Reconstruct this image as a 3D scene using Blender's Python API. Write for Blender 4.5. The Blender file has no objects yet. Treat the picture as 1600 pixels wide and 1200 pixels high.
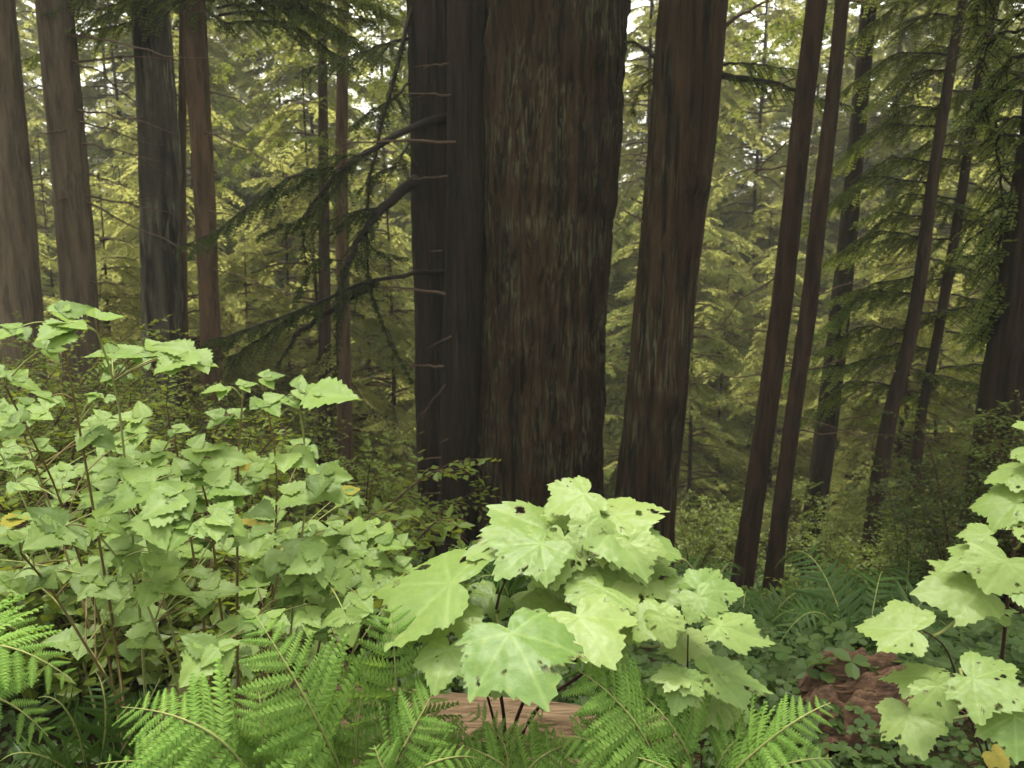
import bpy, math, random
import numpy as np
from mathutils import Matrix, Vector

random.seed(7)
RNG = np.random.default_rng(11)
PI = math.pi
scene = bpy.context.scene
COL = scene.collection

# ------------------------------------------------------------------ camera
FPX, CX, CY = 1244.0, 800.0, 600.0
PITCH = math.radians(10.0)
CAM = np.array([0.0, 0.0, 1.5])
cam_d = bpy.data.cameras.new('camera')
cam_d.sensor_width = 36.0
cam_d.lens = 36.0 * FPX / 1600.0
cam_d.clip_start = 0.05
cam_d.clip_end = 600.0
cam_d.dof.use_dof = True
cam_d.dof.focus_distance = 1.9
cam_d.dof.aperture_fstop = 6.5
cam = bpy.data.objects.new('camera', cam_d)
cam.location = CAM
cam.rotation_euler = (PI / 2 - PITCH, 0, 0)
COL.objects.link(cam)
scene.camera = cam

# ------------------------------------------------------------------ sky, sun, exposure
SUN_EL, SUN_AZ = math.radians(74), math.radians(-20)     # azimuth from +Y towards +X
world = bpy.data.worlds.new('World')
scene.world = world
world.use_nodes = True
wn = world.node_tree
wn.nodes.clear()
w_out = wn.nodes.new('ShaderNodeOutputWorld')
w_bg = wn.nodes.new('ShaderNodeBackground')
w_sky = wn.nodes.new('ShaderNodeTexSky')
w_sky.sky_type = 'NISHITA'
w_sky.sun_disc = False
w_sky.sun_elevation = SUN_EL
w_sky.sun_rotation = SUN_AZ
w_sky.air_density = 1.0
w_sky.dust_density = 4.0
w_hsv = wn.nodes.new('ShaderNodeHueSaturation')          # overcast: grey cloud light
w_hsv.inputs['Saturation'].default_value = 0.28
wn.links.new(w_sky.outputs[0], w_hsv.inputs['Color'])
w_tint = wn.nodes.new('ShaderNodeMix')                    # cloud cover: neutral to slightly warm light
w_tint.data_type = 'RGBA'; w_tint.blend_type = 'MULTIPLY'
w_tint.inputs[0].default_value = 1.0
w_tint.inputs[7].default_value = (1.0, .96, .82, 1)
wn.links.new(w_hsv.outputs[0], w_tint.inputs[6])
wn.links.new(w_tint.outputs[2], w_bg.inputs[0])
w_bg.inputs[1].default_value = 0.125
wn.links.new(w_bg.outputs[0], w_out.inputs[0])

sun_d = bpy.data.lights.new('sun', 'SUN')
sun_d.energy = 1.5
sun_d.angle = math.radians(11)
sun_d.color = (1.0, 0.94, 0.80)
sun = bpy.data.objects.new('sun', sun_d)
sdir = Vector((math.sin(SUN_AZ) * math.cos(SUN_EL), math.cos(SUN_AZ) * math.cos(SUN_EL), math.sin(SUN_EL)))
sun.rotation_euler = sdir.to_track_quat('Z', 'Y').to_euler()
sun.location = (0, -5, 40)
COL.objects.link(sun)

vs = scene.view_settings
vs.view_transform = 'Standard'
vs.look = 'None'
vs.gamma = 1.0
vs.exposure = 2.62
vs.use_curve_mapping = False
scene.cycles.max_bounces = 6
scene.cycles.diffuse_bounces = 3
scene.cycles.glossy_bounces = 1
scene.cycles.transmission_bounces = 3
scene.cycles.transparent_max_bounces = 4
scene.cycles.use_denoising = True

# ------------------------------------------------------------------ helpers
FWD = np.array([0, math.cos(PITCH), -math.sin(PITCH)])
UPV = np.array([0, math.sin(PITCH), math.cos(PITCH)])
RGT = np.array([1.0, 0, 0])


def ray(px, py):
    return FWD + RGT * ((px - CX) / FPX) + UPV * ((CY - py) / FPX)


def P(px, py, Y):
    d = ray(px, py)
    return CAM + d * (Y / d[1])


def mpp(Y):
    return Y / FPX          # metres per photo pixel, roughly, at depth Y


_tabs = {}


def vnoise(u, v, pu=64, seed=0):
    """smooth value noise 0..1, periodic in u with period pu"""
    key = (pu, seed)
    if key not in _tabs:
        _tabs[key] = np.random.default_rng(1000 + seed).random((pu, 256))
    t = _tabs[key]
    u = np.asarray(u, float); v = np.asarray(v, float)
    iu = np.floor(u).astype(int); iv = np.floor(v).astype(int)
    fu = u - iu; fv = v - iv
    fu = fu * fu * (3 - 2 * fu); fv = fv * fv * (3 - 2 * fv)
    a = t[iu % pu, iv % 256]; b = t[(iu + 1) % pu, iv % 256]
    c = t[iu % pu, (iv + 1) % 256]; d = t[(iu + 1) % pu, (iv + 1) % 256]
    return (a * (1 - fu) + b * fu) * (1 - fv) + (c * (1 - fu) + d * fu) * fv


def ground_z(x, y):
    x = np.asarray(x, float); y = np.asarray(y, float)
    s = np.clip(y - 2.0, 0, None)
    z = -0.37 * (np.sqrt(s * s + 0.3) - 0.548)
    low = -0.37 * 12.5
    z = np.where(z < low + 1.5, low + 1.5 * np.exp(np.clip((z - low - 1.5) / 1.5, -30, 0)), z)
    z = z + np.clip(y - 24, 0, None) * 0.075
    z = z + 0.16 * (vnoise(x * .45 + 40, y * .45 + 9, 256, 3) - .5) + .05 * (vnoise(x * 2 + 80, y * 2 + 60, 256, 4) - .5)
    z = z - 0.10 * np.clip(x, -3, 3) * np.clip((y - 2) / 4, 0, 1)
    return z


def gz(x, y):
    return float(ground_z(x, y))


def new_mesh(name, co, faces_flat, loop_tot, smooth=True, attrs=None):
    me = bpy.data.meshes.new(name)
    co = np.asarray(co, np.float32)
    faces_flat = np.asarray(faces_flat, np.int32)
    loop_tot = np.asarray(loop_tot, np.int32)
    me.vertices.add(len(co)); me.vertices.foreach_set('co', co.ravel())
    me.loops.add(len(faces_flat)); me.loops.foreach_set('vertex_index', faces_flat)
    me.polygons.add(len(loop_tot))
    st = np.concatenate(([0], np.cumsum(loop_tot)[:-1])).astype(np.int32)
    me.polygons.foreach_set('loop_start', st)
    me.polygons.foreach_set('loop_total', loop_tot)
    me.polygons.foreach_set('use_smooth', np.full(len(loop_tot), smooth, bool))
    for k, v in (attrs or {}).items():
        a = me.attributes.new(k, 'FLOAT', 'POINT')
        a.data.foreach_set('value', np.asarray(v, np.float32))
    me.update()
    return me


def quads_mesh(name, co, quads, smooth=True, attrs=None):
    quads = np.asarray(quads, np.int32)
    return new_mesh(name, co, quads.ravel(), np.full(len(quads), quads.shape[1]), smooth, attrs)


def grid_quads(n, m, wrap=False):
    """n rows, m columns; columns wrap when asked"""
    i = np.arange(n - 1)[:, None]
    j = np.arange(m if wrap else m - 1)[None, :]
    j2 = (j + 1) % m
    return np.stack([i * m + j, i * m + j2, (i + 1) * m + j2, (i + 1) * m + j], -1).reshape(-1, 4)


def obj(name, me, mat, parent=None, loc=(0, 0, 0)):
    """loc is local to the parent"""
    o = bpy.data.objects.new(name, me)
    if mat is not None and me is not None and len(me.materials) == 0:
        me.materials.append(mat)
    o.location = loc
    COL.objects.link(o)
    if parent is not None:
        o.parent = parent
    return o


def tag(o, label=None, cat=None, group=None, kind=None):
    if label: o['label'] = label
    if cat: o['category'] = cat
    if group: o['group'] = group
    if kind: o['kind'] = kind
    return o


def empty(name, loc, label=None, cat=None, group=None):
    o = bpy.data.objects.new(name, None)
    o.empty_display_size = .1
    o.location = loc
    COL.objects.link(o)
    return tag(o, label, cat, group)


def copy_tree(o, parent=None):
    c = o.copy()
    COL.objects.link(c)
    if parent is not None:
        c.parent = parent
    for ch in list(o.children):
        copy_tree(ch, c)
    return c


def nrm(v):
    v = np.asarray(v, float)
    return v / (np.linalg.norm(v, axis=-1, keepdims=True) + 1e-12)


class Tubes:
    """collects tapered tubes into one mesh"""
    def __init__(s):
        s.co = []; s.q = []; s.n = 0

    def add(s, pts, rad, k=5):
        pts = np.asarray(pts, float); n = len(pts)
        rad = np.broadcast_to(np.asarray(rad, float), (n,))
        t = nrm(np.gradient(pts, axis=0))
        ref = np.where(np.abs(t[:, 2:3]) > .9, np.array([[1., 0, 0]]), np.array([[0, 0, 1.]]))
        a = nrm(np.cross(t, ref)); b = np.cross(t, a)
        th = np.arange(k) * 2 * PI / k
        ring = pts[:, None] + rad[:, None, None] * (np.cos(th)[None, :, None] * a[:, None] + np.sin(th)[None, :, None] * b[:, None])
        s.co.append(ring.reshape(-1, 3)); s.q.append(grid_quads(n, k, True)[:, ::-1] + s.n)
        s.n += n * k

    def mesh(s, name):
        return quads_mesh(name, np.concatenate(s.co), np.concatenate(s.q))


def bez(a, b, c, n=9):
    t = np.linspace(0, 1, n)[:, None]
    return (1 - t) ** 2 * np.asarray(a) + 2 * t * (1 - t) * np.asarray(b) + t * t * np.asarray(c)


def catmull(pts, n=40):
    pts = np.asarray(pts, float)
    s = np.concatenate(([0], np.cumsum(np.linalg.norm(np.diff(pts, axis=0), axis=1))))
    t = np.linspace(0, s[-1], n)
    out = np.stack([np.interp(t, s, pts[:, k]) for k in range(pts.shape[1])], 1)
    for _ in range(max(1, n // 12)):
        out[1:-1] = .25 * out[:-2] + .5 * out[1:-1] + .25 * out[2:]
    return out


# ------------------------------------------------------------------ materials
def mat_new(name):
    m = bpy.data.materials.new(name)
    m.use_nodes = True
    nt = m.node_tree
    nt.nodes.clear()
    return m, nt, nt.nodes.new, nt.links.new


def math_node(nt, op, a, b=None):
    n = nt.nodes.new('ShaderNodeMath'); n.operation = op
    for i, v in enumerate((a, b)):
        if v is None: continue
        if isinstance(v, (int, float)): n.inputs[i].default_value = v
        else: nt.links.new(v, n.inputs[i])
    return n.outputs[0]


def mix_col(nt, fac, a, b, blend='MIX'):
    n = nt.nodes.new('ShaderNodeMix'); n.data_type = 'RGBA'; n.blend_type = blend
    for key, v in (('Factor', fac), ('A', a), ('B', b)):
        sock = [s for s in n.inputs if s.name == key and s.type == ('VALUE' if key == 'Factor' else 'RGBA')][0]
        if isinstance(v, (int, float)): sock.default_value = v
        elif isinstance(v, tuple): sock.default_value = (*v, 1)
        else: nt.links.new(v, sock)
    return [s for s in n.outputs if s.type == 'RGBA'][0]


def leaf_mat(name, ca, cb, trans, tfac=.35, gloss=.04, rough=.45, noise_scale=9.0, vein=None, rim=None, old=None, bump=0.0):
    m, nt, N, L = mat_new(name)
    out = N('ShaderNodeOutputMaterial')
    at = N('ShaderNodeAttribute'); at.attribute_name = 'v'
    oi = N('ShaderNodeObjectInfo')
    tc = N('ShaderNodeTexCoord')
    nz = N('ShaderNodeTexNoise'); nz.inputs['Scale'].default_value = noise_scale; nz.inputs['Detail'].default_value = 3
    L(tc.outputs['Object'], nz.inputs['Vector'])
    f = math_node(nt, 'MULTIPLY', at.outputs['Fac'], .45)
    f = math_node(nt, 'ADD', f, math_node(nt, 'MULTIPLY', oi.outputs['Random'], .45))
    f = math_node(nt, 'ADD', f, math_node(nt, 'MULTIPLY', nz.outputs[0], .5))
    f = math_node(nt, 'SUBTRACT', f, .2)
    c = mix_col(nt, f, ca, cb)
    tcol = mix_col(nt, f, tuple(x * .8 for x in trans), trans)
    if old is not None:        # a few yellowing patches
        n2 = N('ShaderNodeTexNoise'); n2.inputs['Scale'].default_value = noise_scale * .45; n2.inputs['Detail'].default_value = 2
        L(tc.outputs['Object'], n2.inputs['Vector'])
        mr = N('ShaderNodeMapRange'); mr.inputs[1].default_value = .6; mr.inputs[2].default_value = .8
        mr.inputs[4].default_value = .6
        L(n2.outputs[0], mr.inputs[0])
        c = mix_col(nt, mr.outputs[0], c, old)
    if vein is not None:
        av = N('ShaderNodeAttribute'); av.attribute_name = 'vein'
        c = mix_col(nt, math_node(nt, 'MULTIPLY', av.outputs['Fac'], .35), c, vein)
    if rim is not None:
        ar = N('ShaderNodeAttribute'); ar.attribute_name = 'rim'
        c = mix_col(nt, ar.outputs['Fac'], c, rim)
        tcol = mix_col(nt, ar.outputs['Fac'], tcol, rim)
    df = N('ShaderNodeBsdfDiffuse'); L(c, df.inputs['Color'])
    tr = N('ShaderNodeBsdfTranslucent'); L(tcol, tr.inputs['Color'])
    if bump > 0:
        vo = N('ShaderNodeTexVoronoi'); vo.inputs['Scale'].default_value = 22; vo.feature = 'DISTANCE_TO_EDGE'
        L(tc.outputs['Object'], vo.inputs['Vector'])
        bm_ = N('ShaderNodeBump'); bm_.inputs['Strength'].default_value = bump; bm_.inputs['Distance'].default_value = .012
        L(math_node(nt, 'ADD', vo.outputs[0], nz.outputs[0]), bm_.inputs['Height'])
        L(bm_.outputs[0], df.inputs['Normal'])
    mx = N('ShaderNodeMixShader'); mx.inputs[0].default_value = tfac
    L(df.outputs[0], mx.inputs[1]); L(tr.outputs[0], mx.inputs[2])
    last = mx.outputs[0]
    if gloss > 0:
        gl = N('ShaderNodeBsdfGlossy'); gl.inputs['Roughness'].default_value = rough
        gl.inputs['Color'].default_value = (.9, .95, 1, 1)
        m2 = N('ShaderNodeMixShader'); m2.inputs[0].default_value = gloss
        L(last, m2.inputs[1]); L(gl.outputs[0], m2.inputs[2]); last = m2.outputs[0]
    L(last, out.inputs[0])
    return m


def bark_mat(name, dark, mid, lich, scale=9.0, stretch=.07, lichen=.5, bump=.6, moss=None):
    m, nt, N, L = mat_new(name)
    out = N('ShaderNodeOutputMaterial')
    bs = N('ShaderNodeBsdfPrincipled'); bs.inputs['Roughness'].default_value = .95
    bs.inputs['Specular IOR Level'].default_value = .08
    tc = N('ShaderNodeTexCoord')
    oi = N('ShaderNodeObjectInfo')
    mp = N('ShaderNodeMapping'); mp.inputs['Scale'].default_value = (1, 1, stretch)
    L(tc.outputs['Object'], mp.inputs['Vector'])
    n1 = N('ShaderNodeTexNoise'); n1.inputs['Scale'].default_value = scale; n1.inputs['Detail'].default_value = 5
    n1.inputs['Roughness'].default_value = .65; n1.inputs['Distortion'].default_value = .6
    L(mp.outputs[0], n1.inputs['Vector'])
    n2 = N('ShaderNodeTexNoise'); n2.inputs['Scale'].default_value = scale * 3.2; n2.inputs['Detail'].default_value = 3
    L(mp.outputs[0], n2.inputs['Vector'])
    n3 = N('ShaderNodeTexNoise'); n3.inputs['Scale'].default_value = 2.2; n3.inputs['Detail'].default_value = 4
    L(tc.outputs['Object'], n3.inputs['Vector'])
    r1 = N('ShaderNodeMapRange'); r1.inputs[1].default_value = .36; r1.inputs[2].default_value = .62
    L(n1.outputs[0], r1.inputs[0])
    c = mix_col(nt, r1.outputs[0], dark, mid)
    r2 = N('ShaderNodeMapRange'); r2.inputs[1].default_value = .5; r2.inputs[2].default_value = .62
    L(n2.outputs[0], r2.inputs[0])
    r3 = N('ShaderNodeMapRange'); r3.inputs[1].default_value = .42; r3.inputs[2].default_value = .62
    r3.inputs[4].default_value = lichen
    L(n3.outputs[0], r3.inputs[0])
    c = mix_col(nt, math_node(nt, 'MULTIPLY', r2.outputs[0], r3.outputs[0]), c, lich)
    if moss is not None:
        n4 = N('ShaderNodeTexNoise'); n4.inputs['Scale'].default_value = 5; n4.inputs['Detail'].default_value = 5
        L(tc.outputs['Object'], n4.inputs['Vector'])
        r4 = N('ShaderNodeMapRange'); r4.inputs[1].default_value = .56; r4.inputs[2].default_value = .68
        L(n4.outputs[0], r4.inputs[0])
        c = mix_col(nt, r4.outputs[0], c, moss)
    L(c, bs.inputs['Base Color'])
    bp = N('ShaderNodeBump'); bp.inputs['Strength'].default_value = bump; bp.inputs['Distance'].default_value = .04
    L(math_node(nt, 'ADD', n1.outputs[0], math_node(nt, 'MULTIPLY', n2.outputs[0], .5)), bp.inputs['Height'])
    L(bp.outputs[0], bs.inputs['Normal'])
    L(bs.outputs[0], out.inputs[0])
    return m


def plain_mat(name, a, b, scale=30.0, rough=.8, stretch=(1, 1, 1), bump=.3):
    m, nt, N, L = mat_new(name)
    out = N('ShaderNodeOutputMaterial')
    bs = N('ShaderNodeBsdfPrincipled'); bs.inputs['Roughness'].default_value = rough
    bs.inputs['Specular IOR Level'].default_value = .15
    tc = N('ShaderNodeTexCoord')
    mp = N('ShaderNodeMapping'); mp.inputs['Scale'].default_value = stretch
    L(tc.outputs['Object'], mp.inputs['Vector'])
    n1 = N('ShaderNodeTexNoise'); n1.inputs['Scale'].default_value = scale; n1.inputs['Detail'].default_value = 6
    n1.inputs['Roughness'].default_value = .7
    L(mp.outputs[0], n1.inputs['Vector'])
    r = N('ShaderNodeMapRange'); r.inputs[1].default_value = .32; r.inputs[2].default_value = .68
    L(n1.outputs[0], r.inputs[0])
    L(mix_col(nt, r.outputs[0], a, b), bs.inputs['Base Color'])
    bp = N('ShaderNodeBump'); bp.inputs['Strength'].default_value = bump; bp.inputs['Distance'].default_value = .01
    L(n1.outputs[0], bp.inputs['Height']); L(bp.outputs[0], bs.inputs['Normal'])
    L(bs.outputs[0], out.inputs[0])
    return m


M = {}
M['bark_red'] = bark_mat('redwood_bark', (.0035, .003, .0022), (.034, .020, .010), (.066, .068, .036), 15, .065, .85, 1.0)
M['bark_dark'] = bark_mat('dark_bark', (.005, .004, .003), (.018, .012, .008), (.03, .032, .02), 14, .06, .4)
M['bark_grey'] = bark_mat('grey_streaked_bark', (.008, .007, .006), (.05, .044, .031), (.12, .115, .08), 7, .09, .9)
M['bark_pink'] = bark_mat('pinkish_bark', (.042, .032, .022), (.09, .068, .046), (.13, .115, .08), 14, .12, .4)
M['bark_rust'] = bark_mat('rust_bark', (.026, .017, .010), (.075, .046, .028), (.06, .05, .03), 14, .12, .4)
M['bark_slim'] = bark_mat('slim_bark', (.010, .0065, .0045), (.03, .018, .011), (.035, .035, .024), 16, .12, .5)
M['bark_moss'] = bark_mat('mossy_bark', (.01, .007, .005), (.025, .017, .011), (.035, .04, .02), 16, .15, .5, moss=(.03, .042, .012))
M['twig'] = plain_mat('dead_twig', (.03, .02, .013), (.08, .05, .033), 25)
M['twig_dark'] = plain_mat('dark_limb', (.007, .0055, .0045), (.018, .014, .01), 18)
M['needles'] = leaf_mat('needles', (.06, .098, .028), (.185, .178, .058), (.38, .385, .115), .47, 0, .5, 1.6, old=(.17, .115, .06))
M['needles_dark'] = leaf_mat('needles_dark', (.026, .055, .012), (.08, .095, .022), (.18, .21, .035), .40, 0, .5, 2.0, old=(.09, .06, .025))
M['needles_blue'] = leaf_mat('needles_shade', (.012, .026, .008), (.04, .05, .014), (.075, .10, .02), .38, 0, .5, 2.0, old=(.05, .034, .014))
M['thimble'] = leaf_mat('broad_leaf', (.085, .155, .032), (.215, .28, .085), (.30, .40, .05), .32, .016, .45, 11,
                        vein=(.24, .32, .11), rim=(.05, .022, .008), old=(.21, .25, .05), bump=.16)
M['salmon'] = leaf_mat('toothed_leaf', (.075, .135, .022), (.16, .23, .052), (.24, .35, .04), .30, .014, .5, 3, vein=(.19, .26, .085), bump=.15)
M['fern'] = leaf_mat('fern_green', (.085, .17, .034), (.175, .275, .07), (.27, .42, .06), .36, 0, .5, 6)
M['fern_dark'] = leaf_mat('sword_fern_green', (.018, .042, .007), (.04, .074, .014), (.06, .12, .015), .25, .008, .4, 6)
M['shrub'] = leaf_mat('shrub_leaf', (.04, .07, .008), (.115, .15, .02), (.24, .29, .03), .38, .012, .45, 3)
M['cover'] = leaf_mat('ground_cover_leaf', (.020, .044, .010), (.06, .092, .022), (.10, .15, .022), .3, .01, .5, 3)
M['stem'] = plain_mat('yellow_green_stem', (.13, .155, .045), (.2, .215, .075), 20, .6)
M['cane'] = plain_mat('brown_cane', (.07, .05, .018), (.14, .11, .042), 20, .7)
M['cane_dark'] = plain_mat('dark_red_cane', (.022, .01, .008), (.05, .024, .016), 20, .7)
M['log'] = plain_mat('weathered_pale_wood', (.03, .018, .010), (.18, .125, .075), 7, .9, (.5, 9, 9), 1.0)
M['rot'] = plain_mat('rotten_red_wood', (.022, .013, .009), (.125, .074, .045), 13, .95, (.5, 3, 3), 1.0)


def ground_mat():
    m, nt, N, L = mat_new('forest_floor')
    out = N('ShaderNodeOutputMaterial')
    bs = N('ShaderNodeBsdfPrincipled'); bs.inputs['Roughness'].default_value = 1
    bs.inputs['Specular IOR Level'].default_value = .05
    tc = N('ShaderNodeTexCoord')
    def nz(s, d=5):
        n = N('ShaderNodeTexNoise'); n.inputs['Scale'].default_value = s; n.inputs['Detail'].default_value = d
        n.inputs['Roughness'].default_value = .7
        L(tc.outputs['Object'], n.inputs['Vector']); return n.outputs[0]
    a = nz(22); b = nz(1.1); d = nz(70, 2)
    c = mix_col(nt, a, (.012, .008, .005), (.06, .036, .021))
    r = N('ShaderNodeMapRange'); r.inputs[1].default_value = .45; r.inputs[2].default_value = .62
    L(b, r.inputs[0])
    c = mix_col(nt, math_node(nt, 'MULTIPLY', r.outputs[0], d), c, (.04, .058, .016))
    L(c, bs.inputs['Base Color'])
    bp = N('ShaderNodeBump'); bp.inputs['Distance'].default_value = .04; bp.inputs['Strength'].default_value = .9
    L(a, bp.inputs['Height']); L(bp.outputs[0], bs.inputs['Normal'])
    L(bs.outputs[0], out.inputs[0])
    return m


M['ground'] = ground_mat()

# ------------------------------------------------------------------ ground
gx = np.concatenate([-np.geomspace(250, 6, 40), np.linspace(-5.6, 5.6, 90), np.geomspace(6, 250, 40)])
gy = np.concatenate([np.linspace(-60, -1, 25), np.linspace(-.6, 12, 140), np.geomspace(12.3, 320, 70)])
X, Yg = np.meshgrid(gx, gy)
Z = ground_z(X, Yg)
gco = np.stack([X, Yg, Z], -1).reshape(-1, 3)
g = obj('ground', quads_mesh('ground', gco, grid_quads(len(gy), len(gx))), M['ground'])
tag(g, 'brown forest floor falling away down the slope', 'ground', kind='structure')


# ------------------------------------------------------------------ trunks
def trunk_mesh(name, pts, Y, top, nrad, seed, furrow=.02, cells=40, lobes=.05, flare=.25, vis_dz=.05, knots=()):
    """pts: (px, py, width in px) down the visible trunk at depth Y. Returns mesh in local coords, base location"""
    w = np.array([[*P(a, b, Y), c * np.linalg.norm(P(a, b, Y) - CAM) / FPX * .5] for a, b, c in pts])
    w = w[np.argsort(w[:, 2])]
    zb = gz(w[0, 0], Y) - .35
    # extend down and up
    k0 = (w[1, :2] - w[0, :2]) / max(w[1, 2] - w[0, 2], .2)
    base = np.array([*(w[0, :2] + k0 * (zb - w[0, 2]) * .7), zb, w[0, 3] * (1.0 + flare)])
    rows = [base] if zb < w[0, 2] - .05 else []
    rows += list(w)
    k1 = (w[-1, :2] - w[-2, :2]) / max(w[-1, 2] - w[-2, 2], .2)
    z = w[-1, 2]; p = w[-1, :2].copy(); r0 = w[-1, 3]
    steps = 10
    for i in range(1, steps + 1):
        dz = (top - w[-1, 2]) / steps
        k1 = k1 * .86
        p = p + k1 * dz; z += dz
        rows.append(np.array([p[0], p[1], z, r0 * max(.06, 1 - (i / steps) ** 1.3 * .95)]))
    rows = np.array(rows)
    vis_top = w[-1, 2] + 1.0
    zs = np.concatenate([np.arange(rows[0, 2], vis_top, vis_dz), np.linspace(vis_top, top, 40)])
    C = np.stack([np.interp(zs, rows[:, 2], rows[:, k]) for k in (0, 1, 3)], 1)
    for _ in range(6):
        C[1:-1] = .25 * C[:-2] + .5 * C[1:-1] + .25 * C[2:]
    th = np.linspace(0, 2 * PI, nrad, endpoint=False)
    T, ZZ = np.meshgrid(th, zs)
    u = T / (2 * PI)
    R = C[:, 2][:, None]
    rr = R * (1 + lobes * (vnoise(u * 7 + .3 * np.sin(ZZ * .5), ZZ * .25 + seed, 7, seed) - .5) * 2)
    warp = 2.6 * (vnoise(u * 9, ZZ * .9 + 3, 9, seed + 1) - .5) + .5 * (vnoise(u * cells, ZZ * 3, cells, seed + 5) - .5)
    f1 = vnoise(u * cells + warp + cells, ZZ * 1.3 + seed * 3, cells, seed + 2)
    f2 = vnoise(u * cells * 2 + warp * 2 + cells, ZZ * 2.6 + seed, cells * 2, seed + 3)
    ridge = (1 - np.abs(2 * f1 - 1) ** .8) * .65 + (1 - np.abs(2 * f2 - 1)) * .35
    rr = rr - furrow * ridge * np.clip(R / (R[0] + 1e-6), .3, 1) + furrow * .5 * (vnoise(u * cells * 3, ZZ * 9, cells * 3, seed + 7) - .5)
    for kt, kz, ks, ka in knots:
        d2 = ((np.angle(np.exp(1j * (T - kt)))) * R / ks) ** 2 + ((ZZ - kz) / ks) ** 2
        rr = rr + ka * np.exp(-d2)
    bz = gz(C[0, 0], C[0, 1])
    bl = np.array([np.interp(bz, zs, C[:, 0]), np.interp(bz, zs, C[:, 1]), bz])
    co = np.stack([C[:, 0][:, None] + rr * np.cos(T), C[:, 1][:, None] + rr * np.sin(T), ZZ], -1) - bl
    n = len(zs)
    co = co.reshape(-1, 3)
    q = grid_quads(n, nrad, True)
    me = quads_mesh(name, co, q)
    return me, bl, (zs, C)


def trunk_at(info, z):
    zs, C = info
    return np.array([np.interp(z, zs, C[:, 0]), np.interp(z, zs, C[:, 1]), z]), float(np.interp(z, zs, C[:, 2]))


# ------------------------------------------------------------------ conifer boughs
class Leaves:
    """rhombic leaflets gathered into one mesh with a per-leaf value"""
    def __init__(s):
        s.co = []; s.v = []

    def add(s, base, d, nn, length, width, v):
        side = nrm(np.cross(d, nn))
        L_ = length[:, None]; W_ = width[:, None]
        p0 = base; p2 = base + d * L_ - nn * L_ * .08
        m_ = base + d * L_ * .45 + nn * L_ * .05
        s.co.append(np.stack([p0, m_ + side * W_ * .5, p2, m_ - side * W_ * .5], 1).reshape(-1, 3))
        s.v.append(np.repeat(v, 4))

    def mesh(s, name):
        co = np.concatenate(s.co)
        q = np.arange(len(co)).reshape(-1, 4)
        return quads_mesh(name, co, q, False, {'v': np.concatenate(s.v)})


def bough(lv, tb, pts, rad, twig, dt=.11, ls=.034, ll=.055, lw=.018, droop=.35, rng=RNG, bare=.15, tk=4, twig_wood=False):
    """pts: axis polyline; twig: longest side twig"""
    pts = np.asarray(pts, float)
    seg = np.linalg.norm(np.diff(pts, axis=0), axis=1)
    s = np.concatenate(([0], np.cumsum(seg))); tot = s[-1]
    if tb is not None:
        tb.add(pts, np.linspace(rad, rad * .2, len(pts)), tk)
    n = max(4, int(tot / dt))
    t = np.clip((np.arange(n) + rng.random(n) * .8) / n, 0, 1)
    t = t[t > bare]
    n = len(t)
    pos = np.stack([np.interp(t * tot, s, pts[:, k]) for k in range(3)], 1)
    tan = nrm(np.stack([np.interp(t * tot, s, np.gradient(pts[:, k], s)) for k in range(3)], 1))
    up = np.array([0, 0, 1.0])
    side = nrm(np.cross(tan, up) + 1e-6)
    for sg in (-1, 1):
        keep = rng.random(n) < .92
        ps, tn, sd, tt = pos[keep], tan[keep], side[keep] * sg, t[keep]
        k = len(ps)
        if k == 0: continue
        tl = twig * (1.0 - .75 * tt ** 1.5) * np.clip((tt - bare) * 6 + .35, .35, 1) * rng.uniform(.55, 1.1, k)
        a = rng.uniform(.35, .85, k)[:, None]
        td = nrm(sd * np.cos(a) + tn * np.sin(a) + np.stack([rng.normal(0, .1, k), rng.normal(0, .1, k), -droop * rng.uniform(.2, 1.2, k)], 1))
        cnt = np.maximum(3, (tl / ls).astype(int))
        idx = np.repeat(np.arange(k), cnt)
        off = np.concatenate([np.arange(c) for c in cnt])
        fr = (off + .5) / np.repeat(cnt, cnt)
        m = len(idx)
        dd = td[idx]
        bp = ps[idx] + dd * (tl[idx] * fr)[:, None] - up * (droop * .35 * tl[idx] * fr ** 2)[:, None]
        sp = nrm(np.cross(dd, up) + 1e-6)
        pl = nrm(np.cross(sp, dd))
        vv = np.repeat(rng.random(k), cnt) * .7 + rng.random(m) * .3
        for s2 in (-1, 1):
            ang = rng.uniform(.5, .95, m)[:, None]
            d3 = nrm(sp * s2 * np.cos(ang) + dd * np.sin(ang) + rng.normal(0, .16, (m, 3)))
            nn = nrm(pl + rng.normal(0, .3, (m, 3)))
            f = rng.uniform(.7, 1.2, m) * (1 - .45 * fr)
            lv.add(bp, d3, nn, ll * f, lw * rng.uniform(.8, 1.2, m), vv)
        if twig_wood and tb is not None:
            for j in range(k):
                tb.add(np.stack([ps[j], ps[j] + td[j] * tl[j] * .55 - up * (droop * .1 * tl[j]), ps[j] + td[j] * tl[j] - up * (droop * .35 * tl[j])]),
                       np.array([.004, .003, .0015]) * (1 + rad * 20), 3)


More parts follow.
